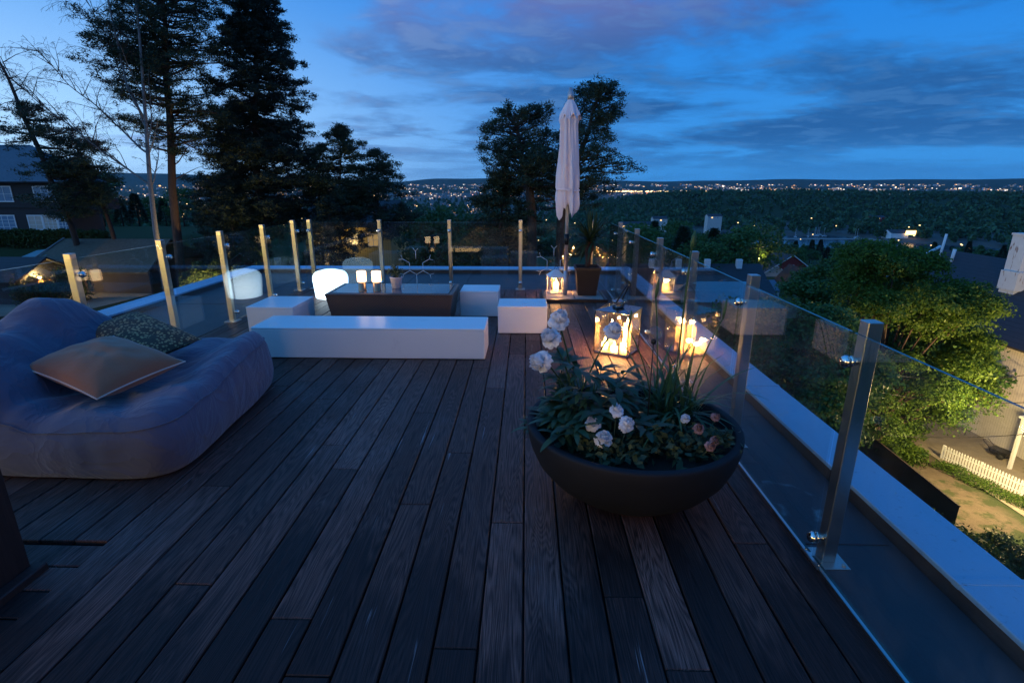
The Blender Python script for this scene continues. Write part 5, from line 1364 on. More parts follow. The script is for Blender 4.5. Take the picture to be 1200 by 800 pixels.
# dark timber house, upper left
dh = empty('timber_house', (-58, 62, -4.9), 'large dark timber house with white windows at the far left among pines', 'house'); c0 = dh.location.copy()
a = MB(); a.box(-70 - c0.x, -49.9 - c0.x, 58 - c0.y, 62.5 - c0.y, -.3, 2.0 - c0.z); a.box(-70.1 - c0.x, -49.8 - c0.x, 57.85 - c0.y, 62.4 - c0.y, -.72 - c0.z + .0, -.5 - c0.z); a.build('wall', M['dark_timber'], dh)
a = MB(); e = 2.02 - c0.z; r_ = 5.9 - c0.z
xa, xb, ya, yb, ym = -71 - c0.x, -49.2 - c0.x, 57.1 - c0.y, 63.4 - c0.y, 60.3 - c0.y
a.slab([(xa, ya, e), (xb, ya, e), (-54.6 - c0.x, ym, r_), (xa, ym, r_)], .2); a.slab([(xb, yb, e), (xa, yb, e), (xa, ym, r_), (-54.6 - c0.x, ym, r_)], .2)
a.add([(xb, ya, e), (xb, yb, e), (-54.6 - c0.x, ym, r_)], [(0, 1, 2)]); a.build('roof', M['slate'], dh)
for (xa_, xb_, za, zb, nx, nz, pn) in ((-53.3, -51.0, .0, 1.45, 3, 1, 'pane_sky'), (-57.6, -55.9, .0, 1.45, 2, 2, 'pane_sky'), (-54.7, -53.25, -3.0, -1.6, 2, 3, 'curtain'), (-53.0, -51.6, -3.0, -1.6, 3, 4, 'curtain'), (-51.35, -50.3, -3.0, -1.6, 3, 4, 'pane_sky'), (-58.4, -56.3, -3.15, -1.6, 3, 4, 'pane_sky')):
    window(dh, xa_ - c0.x, xb_ - c0.x, za - c0.z, zb - c0.z, 58 - c0.y, nx, nz, pn, .12)
a = MB(); a.box(-49.85 - c0.x, -47.2 - c0.x, 59 - c0.y, 62 - c0.y, -1.0 - c0.z, -.85 - c0.z); a.box(-47.3 - c0.x, -47.2 - c0.x, 59 - c0.y, 62 - c0.y, -.84 - c0.z, .2 - c0.z); a.box(-49.8 - c0.x, -47.31 - c0.x, 59 - c0.y, 59.1 - c0.y, -.84 - c0.z, .2 - c0.z); a.box(-47.4 - c0.x, -47.25 - c0.x, 59 - c0.y, 59.15 - c0.y, 0, -1.01 - c0.z); a.build('balcony', M['dark_timber'], dh)
# garage with mossy roof, open front
gb = empty('garage', (-40, 49, -7.9), 'low garage with mossy roof and an open front behind the left railing', 'garage'); c0 = gb.location.copy()
a = MB(); a.slab([(-45.4 - c0.x, 45.6 - c0.y, -5.75 - c0.z), (-33.5 - c0.x, 45.6 - c0.y, -5.75 - c0.z), (-34.5 - c0.x, 51 - c0.y, -3.35 - c0.z), (-45.0 - c0.x, 51 - c0.y, -3.35 - c0.z)], .16)
a.slab([(-33.5 - c0.x, 56 - c0.y, -5.75 - c0.z), (-45.4 - c0.x, 56 - c0.y, -5.75 - c0.z), (-45.0 - c0.x, 51.01 - c0.y, -3.35 - c0.z), (-34.5 - c0.x, 51.01 - c0.y, -3.35 - c0.z)], .16); rf = a.build('roof', M['roof_moss'], gb)
a = MB(); a.tube([(-45.45 - c0.x, 45.5 - c0.y, -5.70 - c0.z), (-45.05 - c0.x, 51 - c0.y, -3.28 - c0.z)], .07, 6); a.build('barge_board', M['grey_clad'], gb)
a = MB(); a.box(-42.3 - c0.x, -34 - c0.x, 46.4 - c0.y, 46.6 - c0.y, 0, 2.0); a.box(-44.8 - c0.x, -44.6 - c0.x, 46.4 - c0.y, 46.6 - c0.y, 0, 2.0); a.box(-44.7 - c0.x, -44.5 - c0.x, 46.7 - c0.y, 55 - c0.y, 0, 2.2); a.box(-44.4 - c0.x, -34 - c0.x, 54.8 - c0.y, 55 - c0.y, 0, 2.2); a.build('wall', M['edge_wood'], gb)
a = MB(); a.box(-42.1 - c0.x, -40.2 - c0.x, 46.2 - c0.y, 46.38 - c0.y, .3, 1.9); a.build('door', pbr('brown_door', (.2, .11, .08), .6), gb)
lamp('garage_light', (-43.5 - c0.x, 49 - c0.y, 1.9), 90, WARM, .1, parent=gb)
house('shed', 'dark gabled shed roof at the left edge, in front of the garage', -50, -41.2, 41, 47, -7.9, -5.6, -4.2, 'dark_timber', 'roof_tile', 'x')
cn = empty('canopy', (-46.5, 49.5, -7.9), 'pale flat canopy roof behind the shed at the far left', 'canopy')
a = MB(); a.slab([(-.9, -1.4, 3.0), (1.9, -1.4, 3.3), (1.9, .8, 3.8), (-.9, .8, 3.5)], .08); a.build('sheet_roof', M['roof_metal'], cn)
a = MB(); 
for x in (-.8, 1.8): a.box(x, x + .08, -1.3, -1.22, 0, 3.1)
a.build('posts', M['dark_wood'], cn)
# driveway
dw = MB(); pts = [(-47, 33), (-34.2, 38.8), (-33.5, 46), (-42, 46.4), (-50, 46)]
dv = [(x, y, ground_z(x, y) + .06) for x, y in pts]; dw.add([(x, y, z) for x, y, z in dv], [(0, 1, 2, 3, 4)]); tag(dw.build('driveway', M['asphalt']), kind='structure')
# parked car, nose towards the driveway
def car(loc, rz):
    t = empty('parked_car', loc, 'pale hatchback car parked under the shed roof at the left edge', 'car', None, rz)
    secs = [(-2.1, .72, .35, .62, .55), (-1.95, .80, .25, .85, .66), (-1.2, .85, .22, .98, .70), (-.75, .86, .22, 1.02, .74), (-.1, .86, .22, 1.44, .60), (.9, .86, .22, 1.50, .60), (1.55, .85, .22, 1.42, .60), (1.95, .82, .25, 1.02, .70), (2.05, .76, .35, .75, .6)]
    V = []; 
    for x, w_, zb, zt, tw_ in secs:
        V += [(x, -w_ * .95, zb), (x, -w_, zb + .25), (x, -w_, min(zt, .88)), (x, -tw_, zt), (x, 0, zt + .04), (x, tw_, zt), (x, w_, min(zt, .88)), (x, w_, zb + .25), (x, w_ * .95, zb)]
    n = 9; F = [(i * n + k, i * n + (k + 1) % n, (i + 1) * n + (k + 1) % n, (i + 1) * n + k) for i in range(len(secs) - 1) for k in range(n)] + [tuple(range(n - 1, -1, -1)), tuple((len(secs) - 1) * n + k for k in range(n))]
    a = MB(); a.add(V, F, True); a.build('body', M['car_white'], t)
    a = MB(); a.add([(-.74, -.70, 1.03), (-.74, .70, 1.03), (-.15, .58, 1.43), (-.15, -.58, 1.43)], [(0, 3, 2, 1)]); 
    a.v = [(x - .02, y, z + .02) for x, y, z in a.v]; a.build('windscreen', M['pane_dark'], t)
    for s in (-1, 1):
        a = MB(); a.add([(-.55, s * .855, .93), (1.5, s * .855, .93), (1.35, s * .64, 1.40), (-.1, s * .64, 1.40)], [(0, 1, 2, 3)]); a.v = [(x, y + s * .02, z) for x, y, z in a.v]; a.build('side_window', M['pane_dark'], t)
        a = MB(); a.lathe([(0, -.03), (.09, -.02), (.1, 0), (.08, .03), (0, .04)], seg=12); o = a.build('headlight', M['chrome'], t, (-2.06, s * .55, .66)); o.rotation_euler = (0, R(-80), 0)
        for x in (-1.3, 1.3):
            w_ = empty('wheel', (x, s * .80, .32), None, None); w_.parent = t; w_.rotation_euler = (R(90), 0, 0)
            a = MB(); a.lathe([(.2, -.1), (.31, -.1), (.32, -.06), (.32, .06), (.31, .1), (.2, .1)], seg=20); a.build('tyre', M['tyre'], w_)
            a = MB(); a.lathe([(0, -.07), (.2, -.09), (.2, .09), (0, .07)], seg=20); a.build('rim', M['chrome'], w_)
car((-46.0, 44.6, ground_z(-46, 44.6) + .08), R(205))
# yellow lit house seen between the trunks ahead
yh = house('yellow_house', 'yellow lit house front seen between thin pine stems beyond the far parapet', -27.5, -16.8, 66, 76, -8.9, -3.0, -.2, 'yellow_clad', 'roof_tile', 'x',
      wins=((-26.6, -25.2, -5.6, -3.8, 2, 2, 'pane_dim'), (-22.3, -21.0, -5.4, -4.0, 2, 2, 'pane_lit'), (-19.6, -18.4, -5.6, -4.2, 2, 2, 'pane_dim'), (-25.8, -24.3, -8.4, -6.6, 2, 2, 'pane_dim')))
lamp('porch_light', (.5, -6.2, 4.4), 90, (1.0, .66, .25), .15, parent=yh)

# right house: white boarded wall, dark roof, weathered chimney
RX = 31.6
rh = empty('white_house', (37.5, 36, -15.3), 'white boarded house with dark roof and weathered white chimney at the right edge', 'house'); c0 = rh.location.copy()
a = MB(); walls(a, RX - c0.x, 44 - c0.x, 22 - c0.y, 49 - c0.y, -.3, -7.9 - c0.z, -3.9 - c0.z, 'y'); a.build('wall', M['white_clad'], rh)
a = MB(); gable(a, RX - c0.x, 44 - c0.x, 22 - c0.y, 49 - c0.y, -7.9 - c0.z, -3.9 - c0.z, 'y', .55, .18); rf = a.build('roof', M['roof_tile'], rh)
ch = MB(); cx_, cy_ = 35.4 - c0.x, 38.6 - c0.y
ch.box(cx_ - .62, cx_ + .62, cy_ - .62, cy_ + .62, -6.4 - c0.z, -1.75 - c0.z); ch.box(cx_ - .72, cx_ + .72, cy_ - .72, cy_ + .72, -5.0 - c0.z - .6, -4.25 - c0.z); ch.box(cx_ - .68, cx_ + .68, cy_ - .68, cy_ + .68, -1.748 - c0.z, -1.6 - c0.z); ch.build('chimney', M['plaster_old'], rf)
a = MB(); a.slab([(29.9 - c0.x, 40.2 - c0.y, -4.9 - c0.z), (29.9 - c0.x + .5, 40.2 - c0.y, -4.9 - c0.z), (31.3 - c0.x, 41.2 - c0.y, -3.3 - c0.z), (30.8 - c0.x, 41.2 - c0.y, -3.3 - c0.z)], .08)
a.v = []; a.f = []; a.sm = []; a.mi = []
for q0, q1 in (((31.2, 48.9, -7.95), (35.0, 49.5, -5.4)), ((35.0, 49.5, -5.4), (37.8, 49.6, -3.7))): a.tube([(q0[0] - c0.x, q0[1] - c0.y, q0[2] - c0.z), (q1[0] - c0.x, q1[1] - c0.y, q1[2] - c0.z)], .13, 6)
a.build('barge_board', M['white_paint'], rh)
a = MB(); a.tube([(36.6 - c0.x, 46.5 - c0.y, -4.9 - c0.z), (36.7 - c0.x, 46.5 - c0.y, -3.6 - c0.z)], .13, 8); a.build('vent_pipe', M['white_paint'], rf)
for yv, hz in ((47.4, 2.2),):
    a = MB(); a.tube([(36.2 - c0.x, yv - c0.y, -5 - c0.z), (36.4 - c0.x, yv - c0.y, -2.4 - c0.z)], .10, 8); a.build('vent_pipe', M['white_paint'], rf)
# a downpipe and porch at the right edge; window hatch with orange blind
a = MB(); a.box(29.6 - c0.x, 31.55 - c0.x, 24 - c0.y, 29.8 - c0.y, 3.6, 3.75); 
for y in (24.2, 26.9, 29.6): a.box(29.65 - c0.x, 29.82 - c0.x, y - .08 - c0.y, y + .08 - c0.y, 0, 3.598)
a.build('porch', M['white_paint'], rh)
M['orange_blind'] = pbr('orange_blind', (.62, .3, .09), .7)
window(rh, 33.9 - c0.y, 35.6 - c0.y, 2.6, 4.2, RX - c0.x, 2, 1, 'orange_blind', .1, 'x', 'window with orange blind')
window(rh, 30.6 - c0.y, 31.5 - c0.y, 2.2, 3.3, RX - c0.x, 1, 1, 'curtain', .1, 'x')
a = MB(); a.box(RX - .45 - c0.x, RX - .01 - c0.x, 36.6 - c0.y, 37.4 - c0.y, 5.4, 5.95); a.build('vent_box', pbr('rusty_box', (.16, .08, .04), .8), rh)
# overhead cables to the white house
for i, (za, zb, la) in enumerate(((-8.6, -9.5, 'upper'), (-9.7, -10.9, 'middle'), (-12.6, -12.4, 'lowest'))):
    a = MB(); P0 = Vector((17, 27 + i * .5, za + 1)); P1 = Vector((RX - .05, 31.5 - i, zb)); a.tube([P0.lerp(P1, u) - Vector((0, 0, 1.1 * u * (1 - u) * 4 * .5)) for u in [k / 12 for k in range(13)]], .022, 5)
    tag(a.build('overhead_cable', M['black_metal']), f'{la} of three dark overhead cables running to the white house wall', 'cable', 'cables to the white house')
# yard
yd = MB(); N = 10
gx = np.linspace(26.2, RX - .0, N); gy = np.linspace(23, 46, 24)
V = [(x + (.9 if False else 0), y, ground_z(x, y) + .05) for x in gx for y in gy]; F = [(i * 24 + j, (i + 1) * 24 + j, (i + 1) * 24 + j + 1, i * 24 + j + 1) for i in range(N - 1) for j in range(23)]
yd.add(V, F, True); tag(yd.build('yard', M['asphalt']), kind='structure')
def picket(p0, p1, h, name, label):
    p0 = Vector(p0); p1 = Vector(p1); L = (p1 - p0).length; d = (p1 - p0) / L; n = Vector((-d.y, d.x, 0)).normalized(); z0 = 0
    t = empty(name, p0, label, 'fence'); a = MB()
    for k in range(int(L / .16)):
        c_ = d * (k * .16); g = ground_z(p0.x + c_.x, p0.y + c_.y) - p0.z; w_ = d * .045
        b0 = c_ - w_; b1 = c_ + w_; m_ = c_
        vs = [(b0.x, b0.y, g + .06), (b1.x, b1.y, g + .06), (b1.x, b1.y, g + h - .06), (m_.x, m_.y, g + h), (b0.x, b0.y, g + h - .06)]
        vs2 = [(x - n.x * .022, y - n.y * .022, z) for x, y, z in vs]
        a.add(vs + vs2, [(0, 1, 2, 3, 4), (9, 8, 7, 6, 5), (0, 5, 6, 1), (1, 6, 7, 2), (2, 7, 8, 3), (3, 8, 9, 4), (4, 9, 5, 0)])
    a.build('pickets', M['white_paint'], t)
    b_ = MB()
    for z in (.25, h - .3):
        e = d * L; g0 = ground_z(p0.x, p0.y) - p0.z; g1 = ground_z(p1.x, p1.y) - p0.z
        b_.tube([(n.x * .03, n.y * .03, g0 + z), (e.x + n.x * .03, e.y + n.y * .03, g1 + z)], .035, 4, smooth=False)
    for k in range(int(L / 2.2) + 1):
        c_ = d * (k * 2.2); g = ground_z(p0.x + c_.x, p0.y + c_.y) - p0.z; b_.box(c_.x + n.x * .08 - .04, c_.x + n.x * .08 + .04, c_.y + n.y * .08 - .04, c_.y + n.y * .08 + .04, g, g + h - .05)
    b_.build('rails', M['white_paint'], t)
picket((26.5, 30.8, ground_z(26.5, 30.8)), (28.1, 25.2, ground_z(28.1, 25.2)), 1.0, 'picket_fence', 'white picket fence lit warm along the yard of the white house')
def boardwall(pts, h, name, label):
    t = empty(name, pts[0], label, 'fence'); o = Vector(pts[0]); a = MB()
    for p, q in zip(pts[:-1], pts[1:]):
        p = Vector(p) - o; q = Vector(q) - o; L = (q - p).length; n = int(L / .15); d = (q - p) / n; nn = Vector((-d.y, d.x, 0)).normalized() * .012
        for k in range(n):
            c_ = p + d * k; e = p + d * (k + .94); vs = [c_ - nn, e - nn, e + nn, c_ + nn]
            hh = h + random.uniform(-.015, .015)
            a.add([(v.x, v.y, v.z - .2) for v in vs] + [(v.x, v.y, v.z + hh) for v in vs], [(3, 2, 1, 0), (4, 5, 6, 7), (0, 1, 5, 4), (1, 2, 6, 5), (2, 3, 7, 6), (3, 0, 4, 7)])
    a.build('boards', M['fence_brown'], t)
    b_ = MB()
    for p, q in zip(pts[:-1], pts[1:]):
        p = Vector(p) - o; q = Vector(q) - o; b_.tube([p + Vector((0, 0, h + .03)), q + Vector((0, 0, h + .03))], .05, 4, smooth=False)
    b_.build('top_rail', M['fence_brown'], t)
wp = [(x, y, ground_z(x, y)) for x, y in ((21.6, 42), (21.0, 36), (20.8, 31), (20.3, 26), (19.8, 21.4))]
boardwall(wp, 1.9, 'board_fence', 'brown vertical board fence running down beside the bare earth path under the maple')
# things in the yard
def cart(x, y, rz):
    t = empty('garden_cart', (x, y, ground_z(x, y) + .05), 'small black garden cart on wheels in front of the white house wall', 'cart', None, rz)
    a = MB(); frustum(a, .42, .28, .22, .52, .36, .55); a.build('tray', M['black_metal'], t)
    for s in (-1, 1):
        a = MB(); a.lathe([(.0, -.04), (.16, -.04), (.18, 0), (.16, .04), (0, .04)], seg=16); o = a.build('wheel', M['tyre'], t, (-.2, s * .34, .18)); o.rotation_euler = (R(90), 0, 0)
    a = MB(); a.tube([(.5, -.25, .5), (.95, -.25, .85), (.95, .25, .85), (.5, .25, .5)], .02, 6); a.build('handle', M['black_metal'], t)
cart(30.3, 31.0, R(110))
t = empty('plant_tub', (30.2, 28.6, ground_z(30.2, 28.6) + .05), 'pale round tub with a dark shrub beside the porch of the white house', 'plant tub')
a = MB(); a.lathe([(0, 0), (.22, 0), (.28, .5), (.25, .5), (.24, .42), (0, .42)], seg=20); a.build('tub', M['white_paint'], t)
V, F = leaves_np(np.random.default_rng(3).normal(size=(260, 3)) * .17 + np.array([0, 0, .66]), .07, np.random.default_rng(4), .6); mesh_np('shrub', V, F, M['hedge'], t)

# street lamp at the right edge
sx_, sy_ = 26.3, 23.9; sz_ = ground_z(sx_, sy_)
slp = empty('street_lamp', (sx_, sy_, sz_), 'dark street lamp pole at the right edge behind the picket fence', 'street lamp')
a = MB(); a.tube([(0, 0, 0), (0, 0, 3), (0, 0, 4.9)], [.10, .08, .06], 10); a.tube([(0, 0, 4.88), (-.3, .2, 5.2), (-.9, .6, 5.3)], [.05, .04, .04], 8); a.build('pole', M['black_metal'], slp)
a = MB(); a.tube([(-.8, .53, 5.29), (-1.3, .87, 5.26)], [.14, .09], 10); a.build('lamp_head', M['black_metal'], slp)
a = MB(); a.box(-1.15, -.9, .62, .78, 5.15, 5.185); a.build('lit_lens', M['bulb'], slp)
lamp('street_light', (-1.0, .7, 5.0), 5600, (1.0, .68, .28), .5, parent=slp)
# garden lamps on the left
def garden_lamp(x, y, label, power, h=.5):
    z = ground_z(x, y); t = empty('garden_lamp', (x, y, z), label, 'garden lamp', 'small garden lamps')
    a = MB(); a.tube([(0, 0, 0), (0, 0, h)], .03, 8); a.lathe([(.09, h + .14), (.06, h + .17), (0, h + .18)], seg=12); a.build('post', M['black_metal'], t)
    a = MB(); a.lathe([(0, h), (.05, h), (.06, h + .07), (.05, h + .138), (0, h + .139)], seg=12); a.build('glowing_globe', M['bulb'], t)
    lamp('garden_light', (0, 0, h + .3), power, (1.0, .66, .22), .08, parent=t)
garden_lamp(-27.6, 44.0, 'garden lamp lighting the bushes at the foot of the tall reddish pine', 900, .7)
garden_lamp(-24.2, 45.4, 'garden lamp in the lit bushes right of the tall reddish pine', 800, .7)
garden_lamp(-5.6, 43.8, 'garden lamp in the bushes beyond the middle of the far parapet', 260, .9)
garden_lamp(-43.0, 64.5, 'garden lamp beside the balcony of the dark timber house', 120, 1.2)
garden_lamp(-40.9, 42.9, 'garden lamp by the driveway bush', 420, 1.8)

# ---------------------------------------------------------------- row house and other houses below, right
rw = house('row_house', 'long low white row house with black roof and four small chimneys below the right railing', 15, 41.8, 92, 100, -17.6, -14.6, -11.9, 'white_clad', 'roof_tile', 'x', 'house',
      wins=tuple((x, x + (2.0 if x == 28.5 else 1.2), -16.4, -15.0, 2, 1, 'pane_lit' if x in (28.5, 17.0, 18.7) else 'pane_dark') for x in (17.0, 18.7, 21.5, 24.6, 28.5, 31.8, 34, 36.2, 38.6)),
      chim=tuple((x, 95.2, .9, -12.6, -11.0, 'white_paint') for x in (22.5, 27.3, 32.4, 38.0)))
a = MB(); a.box(-13.4, 13.4, -5.5, -4.2, .2, 1.5); a.box(-13.4, 13.4, -4.19, -4.05, 2.7, 2.85); a.build('terrace_wall', M['grey_clad'], rw)
lamp('porch_light', (-10, -5.6, 2.4), 260, WARM, .2, parent=rw); lamp('porch_light', (.2, -5, 2.0), 60, WARM, .2, parent=rw)
house('red_house', 'dark red gabled house with white barge boards beyond the row house', 69.5, 77.5, 148, 158, -25, -19.5, -16.7, 'red_clad', 'roof_tile', 'y', wins=((72.8, 74.2, -20.8, -19.6, 2, 1, 'pane_dark'),), barge=True)
house('gabled_house', 'low dark roofed house with white barge boards in front of the red house', 58.5, 67, 134, 142, -24, -20.4, -17.6, 'white_clad', 'roof_tile', 'y', barge=True)
house('pale_house', 'pale gable end of a small house right of the low dark roofed house', 57.5, 62.8, 115, 122, -22.5, -18.8, -15.6, 'white_clad', 'roof_tile', 'y')
house('teal_roofed_house', 'house with teal metal roof in front of the row house, right of the railing post', 20.5, 27.0, 62, 69, -15.5, -11.4, -9.8, 'grey_clad', 'roof_metal', 'x')
house('dark_roofed_house', 'small dark roofed house right beside the teal roofed house', 27.6, 32.4, 68, 75, -16, -12.3, -10.6, 'white_clad', 'roof_tile', 'x', barge=False)
house('blue_roofed_house', 'low blue grey roof beside the dark roofed house', 32.0, 39.5, 82, 88, -17, -13.9, -12.9, 'white_clad', 'slate', 'x')
# flag pole by the red house
a = MB(); a.tube([(0, 0, 0), (0, 0, 9.5)], [.12, .05], 8); tag(a.build('flag_pole', M['white_paint'], None, (58.5, 142, -24)), 'bare white flag pole left of the red house', 'flag pole')
for i, (px, Y, lab, pw, hh) in enumerate(((897, 122, 'yellow lit street lamp right of the row house', 700, 5), (880, 128, 'yellow lit street lamp among trees behind the row house', 300, 6), (540, 84, 'street lamp glowing on the slope left of the broad parasol pine', 160, 4))):
    x, y = px2xy(px, Y), Y; z = ground_z(x, y); t = empty('street_lamp', (x, y, z), lab, 'street lamp', 'street lamps below the terrace')
    a = MB(); a.tube([(0, 0, 0), (0, 0, hh)], [.08, .05], 8); a.build('pole', M['black_metal'], t); a = MB(); a.lathe([(0, hh), (.2, hh + .05), (.16, hh + .3), (0, hh + .35)], seg=12); a.build('lit_head', M['bulb'], t)
    lamp('street_light', (0, 0, hh + .6), pw, (1.0, .66, .12), .2, parent=t)

# ---------------------------------------------------------------- town, marina and city lights
def boxes_np(P, S):
    """boxes: P centres of the base, S full sizes"""
    n = len(P); c = np.array([[x, y, z] for z in (0, 1) for x, y in ((-.5, -.5), (.5, -.5), (.5, .5), (-.5, .5))])
    V = (P[:, None, :] + c[None] * S[:, None, :]).reshape(-1, 3); f = np.array([(3, 2, 1, 0), (4, 5, 6, 7), (0, 1, 5, 4), (1, 2, 6, 5), (2, 3, 7, 6), (3, 0, 4, 7)])
    return V, (np.arange(n)[:, None, None] * 8 + f[None]).reshape(-1, 4)
def city():
    rs = np.random.default_rng(31)
    def field(n, az0, az1, r0, r1, pw=1.0):
        az = rs.uniform(az0, az1, n); r = r0 * (r1 / r0) ** (rs.uniform(0, 1, n) ** pw)
        # gather into districts
        az = az + 1.1 * np.sin(az * 2.3 + r * .002); x = r * np.sin(np.radians(az)); y = r * np.cos(np.radians(az))
        k = np.array([mnoise.noise((a * .0011, b * .0011, 2)) + .6 * mnoise.noise((a * .004, b * .004, 5)) for a, b in zip(x, y)]); keep = k > rs.uniform(-.35, .35, n)
        return x[keep], y[keep], r[keep]
    parts = [field(4600, -44, 46, 3600, 8800, .8), field(1900, 9, 48, 3400, 6000), field(1500, -44, 6, 1500, 3600), field(700, -16, -1, 1000, 2200), field(500, -44, -25, 600, 1800)]
    x = np.concatenate([p[0] for p in parts]); y = np.concatenate([p[1] for p in parts]); r = np.concatenate([p[2] for p in parts])
    z = np.array([ground_z(a, b) for a, b in zip(x, y)])
    # pale buildings
    m = rs.uniform(size=len(x)) < .5; k = r[m]
    S = np.stack([k * rs.uniform(.0016, .0045, m.sum()), k * .002, k * rs.uniform(.0012, .0030, m.sum())], 1)
    V, F = boxes_np(np.stack([x[m], y[m] + 6, z[m]], 1), S)
    o = mesh_np('city_buildings', V, F, pbr('far_facades', (.36, .35, .36), .8, 0, .1, island=.6)); tag(o, kind='stuff')
    s = r * rs.uniform(.00045, .0012, len(r)) * np.where(rs.uniform(size=len(r)) < .06, 1.8, 1.0)
    P = np.stack([x, y, z + r * rs.uniform(.001, .0028, len(r))], 1)
    V, F = boxes_np(P, np.stack([s * 1.2, s, s * .9], 1))
    mt, nt, out = new_mat('city_light_glow'); b = NB(nt); e = b.n('ShaderNodeEmission'); i_ = b.island()
    cr = b.n('ShaderNodeValToRGB'); b.l(i_, cr.inputs[0]); el = cr.color_ramp.elements
    el[0].position = 0; el[0].color = (1.0, .42, .12, 1); el[1].position = 1; el[1].color = (.75, .85, 1.0, 1)
    for ps, c_ in ((.35, (1, .6, .28, 1)), (.6, (1, .82, .6, 1)), (.93, (1, .95, .9, 1)), (.97, (1, .25, .12, 1))): q = el.new(ps); q.color = c_
    b.l(cr.outputs[0], e.inputs[0]); fr = b.math('FRACT', b.math('MULTIPLY', i_, 61.7)); b.l(b.math('MULTIPLY_ADD', b.math('POWER', fr, 3.5), 2.6, False, .14), e.inputs[1]); b.l(e.outputs[0], out.inputs[0]); mt.cycles.emission_sampling = 'NONE'
    o = mesh_np('city_lights', V, F, mt); tag(o, kind='stuff')
    # harbour strip of orange lamps, and scattered house lights on the wooded slopes
    az = rs.uniform(8, 20, 90); r2 = rs.uniform(3300, 3700, 90); x2, y2 = r2 * np.sin(np.radians(az)), r2 * np.cos(np.radians(az)); z2 = np.array([ground_z(a, c) for a, c in zip(x2, y2)]) + 30
    V, F = boxes_np(np.stack([x2, y2, z2], 1), np.stack([rs.uniform(4, 16, 90), np.full(90, 4.), rs.uniform(2.5, 5, 90)], 1)); o = mesh_np('harbour_lights', V, F, emis('harbour_glow', (1, .66, .3), 3.0, 'NONE')); tag(o, kind='stuff')
    n = 200; az = rs.uniform(-42, 40, n); r3 = rs.uniform(120, 640, n); x3, y3 = r3 * np.sin(np.radians(az)), r3 * np.cos(np.radians(az)); z3 = np.array([ground_z(a, c) for a, c in zip(x3, y3)]) + rs.uniform(4, 14, n)
    V, F = boxes_np(np.stack([x3, y3, z3], 1), np.stack([r3 * .0016 * rs.uniform(.5, 1.5, n), r3 * .001, r3 * .0012], 1)); o = mesh_np('window_lights', V, F, emis('slope_window_glow', (1, .68, .3), 2.2, 'NONE')); tag(o, kind='stuff')
city()
# marina: masts and boats
rb = random.Random(15)
def boat_mesh():
    a = MB(); secs = [(-4, .9, .9), (-2, 1.3, .8), (1, 1.3, .85), (3, .8, 1.0), (4.6, .05, 1.2)]; V = []
    for x, w_, h_ in secs: V += [(x, -w_, h_), (x, -w_ * .5, .05), (x, w_ * .5, .05), (x, w_, h_)]
    F = [(i * 4 + k, i * 4 + k + 1, i * 4 + 5 + k, i * 4 + 4 + k) for i in range(4) for k in range(3)] + [(i * 4 + 3, i * 4, i * 4 + 4, i * 4 + 7) for i in range(4)] + [(0, 3, 2, 1)]
    a.add(V, F); o = a.build('hull', M['white_paint']); m1 = o.data; bpy.data.objects.remove(o)
    a = MB(); a.box(-1.6, 1.4, -.7, .7, .9, 1.6, bev=.15); o = a.build('cabin', M['pane_sky']); m2 = o.data; bpy.data.objects.remove(o)
    a = MB(); a.tube([(.6, 0, 1), (.6, 0, 13)], [.16, .10], 6); a.tube([(.6, 0, 2.2), (-3, 0, 2.2)], .12, 6); o = a.build('mast', M['white_paint']); m3 = o.data; bpy.data.objects.remove(o)
    return m1, m2, m3
bm3 = boat_mesh()
qy = MB(); qy.box(px2xy(925, 770), px2xy(1085, 770), 768, 778, SEA - 2, SEA + .8); qy.box(px2xy(1035, 745), px2xy(1085, 745), 738, 768, SEA - 2, SEA + .9); tag(qy.build('quay', M['concrete']), kind='structure')
bx = sorted([rb.uniform(935, 1040) for _ in range(16)] + [rb.uniform(1032, 1050) for _ in range(4)])
for i, px in enumerate(bx):
    Y = rb.uniform(780, 835); x = px2xy(px, Y)
    lab = 'leftmost sailing boat with tall white mast in the marina' if i == 0 else ('rightmost sailing boat of the marina, beside the white harbour building' if i == len(bx) - 1 else f'sailing boat in the marina, number {i + 1} in the row counted from the left')
    t = empty('sailing_boat', (x, Y, SEA - .3 + 1.0), lab, 'boat', 'sailing boats moored in the marina', rb.uniform(1.2, 1.9))
    for nm, me in zip(('hull', 'cabin', 'mast'), bm3): o = bpy.data.objects.new(nm, me); C.objects.link(o); o.parent = t
hbx = px2xy(1058, 745)
house('harbour_building', 'white harbour building with one bright lit end at the water', hbx - 11, hbx + 12, 745, 765, -73, -61, -57, 'white_paint', 'roof_tile', 'x', 'building')
a = MB(); a.box(hbx + 7, hbx + 20, 743, 744, -63, -57.5); tag(a.build('floodlit_sign', emis('floodlight', (1, .6, .22), 3.5, 'NONE')), 'bright orange floodlight on the end of the white harbour building', 'floodlight')
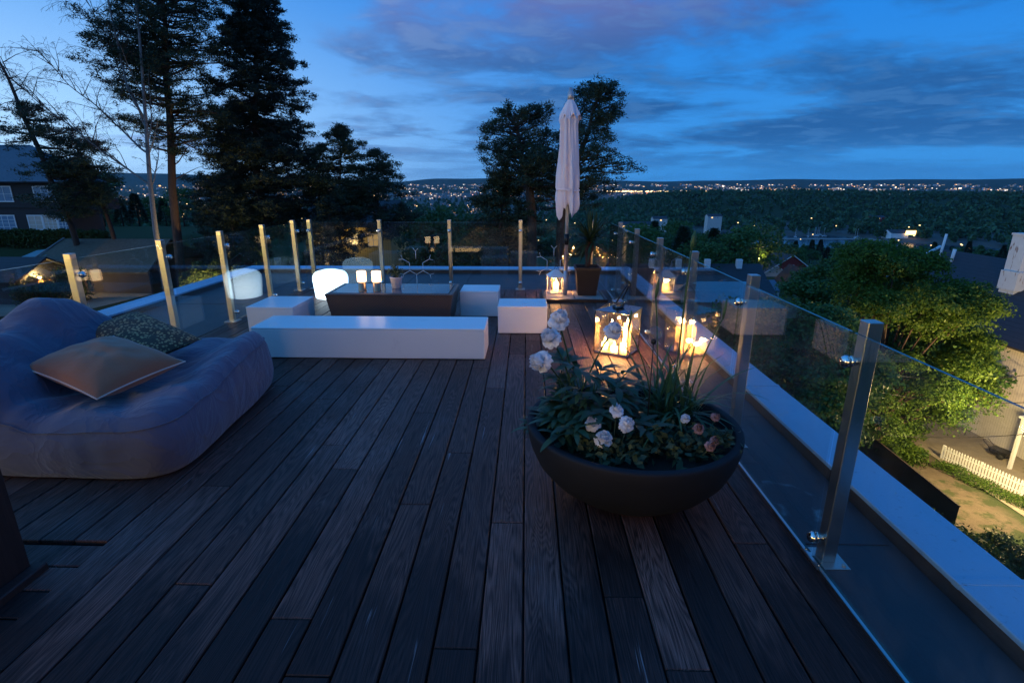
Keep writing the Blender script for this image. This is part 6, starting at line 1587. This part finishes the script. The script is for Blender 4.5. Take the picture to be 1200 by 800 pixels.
for i, (px, py_, Y, w_, h_, pn) in enumerate(((752, 262, 520, 34, 8, 0), (776, 255, 620, 16, 7, 1), (840, 252, 700, 18, 5, 2), (1030, 253, 930, 22, 6, 3))):
    x = px2xy(px, Y); z = ground_z(x, Y); zt = 1.65 - (py_ - 217) / 645 * Y
    house('slope_house', ['wide white apartment block with lit windows among the trees below the city lights', 'small white house with lit windows right of the wide apartment block', 'single pale house in the middle of the wood', 'small reddish house at the foot of the wooded ridge across the water'][i], x - w_ / 2, x + w_ / 2, Y, Y + 12, min(z, zt - h_ - 3), zt, zt + 2.5, 'white_clad' if i < 3 else 'red_clad', 'roof_tile', 'x', 'house',
          wins=tuple((x - w_ / 2 + 1 + k * 3.4, x - w_ / 2 + 2.8 + k * 3.4, zt - 2.6, zt - 1.2, 1, 1, 'pane_lit' if (k + i) % 3 == 0 else 'pane_sky') for k in range(int((w_ - 2) / 3.4))), group='houses on the wooded slopes')

# ---------------------------------------------------------------- air
def haze():
    m, nt, out = new_mat('evening_haze'); b = NB(nt); v = b.n('ShaderNodeVolumePrincipled')
    v.inputs['Color'].default_value = (.62, .78, .95, 1); v.inputs['Density'].default_value = 2.6e-5; v.inputs['Anisotropy'].default_value = .2
    b.l(v.outputs[0], out.inputs['Volume'])
    a = MB(); a.box(-12500, 12500, -12500, 12500, -95, 330); o = a.build('haze', m); tag(o, kind='stuff')
USE_HAZE = True
if USE_HAZE: haze()

# ---------------------------------------------------------------- camera and render settings
cam = bpy.data.cameras.new('camera'); co_ = bpy.data.objects.new('camera', cam); C.objects.link(co_); scene.camera = co_
TH, YAW = 16.495, 1.511
co_.location = (0, 0, 1.65); co_.rotation_euler = (R(90 - TH), 0, R(YAW))
cam.sensor_width = 36; cam.lens = 618 / 1200 * 36; cam.clip_start = .05; cam.clip_end = 40000
scene.view_settings.view_transform = 'Standard'; scene.view_settings.look = 'None'; scene.view_settings.exposure = .36; scene.view_settings.gamma = 1
scene.render.engine = 'CYCLES'; cy = scene.cycles
cy.use_denoising = True
try: cy.denoiser = 'OPENIMAGEDENOISE'
except Exception: pass
cy.max_bounces = 7; cy.diffuse_bounces = 3; cy.glossy_bounces = 4; cy.transmission_bounces = 4; cy.transparent_max_bounces = 40; cy.volume_bounces = 0
cy.sample_clamp_indirect = 90; cy.caustics_reflective = False; cy.caustics_refractive = False
cy.use_light_tree = True
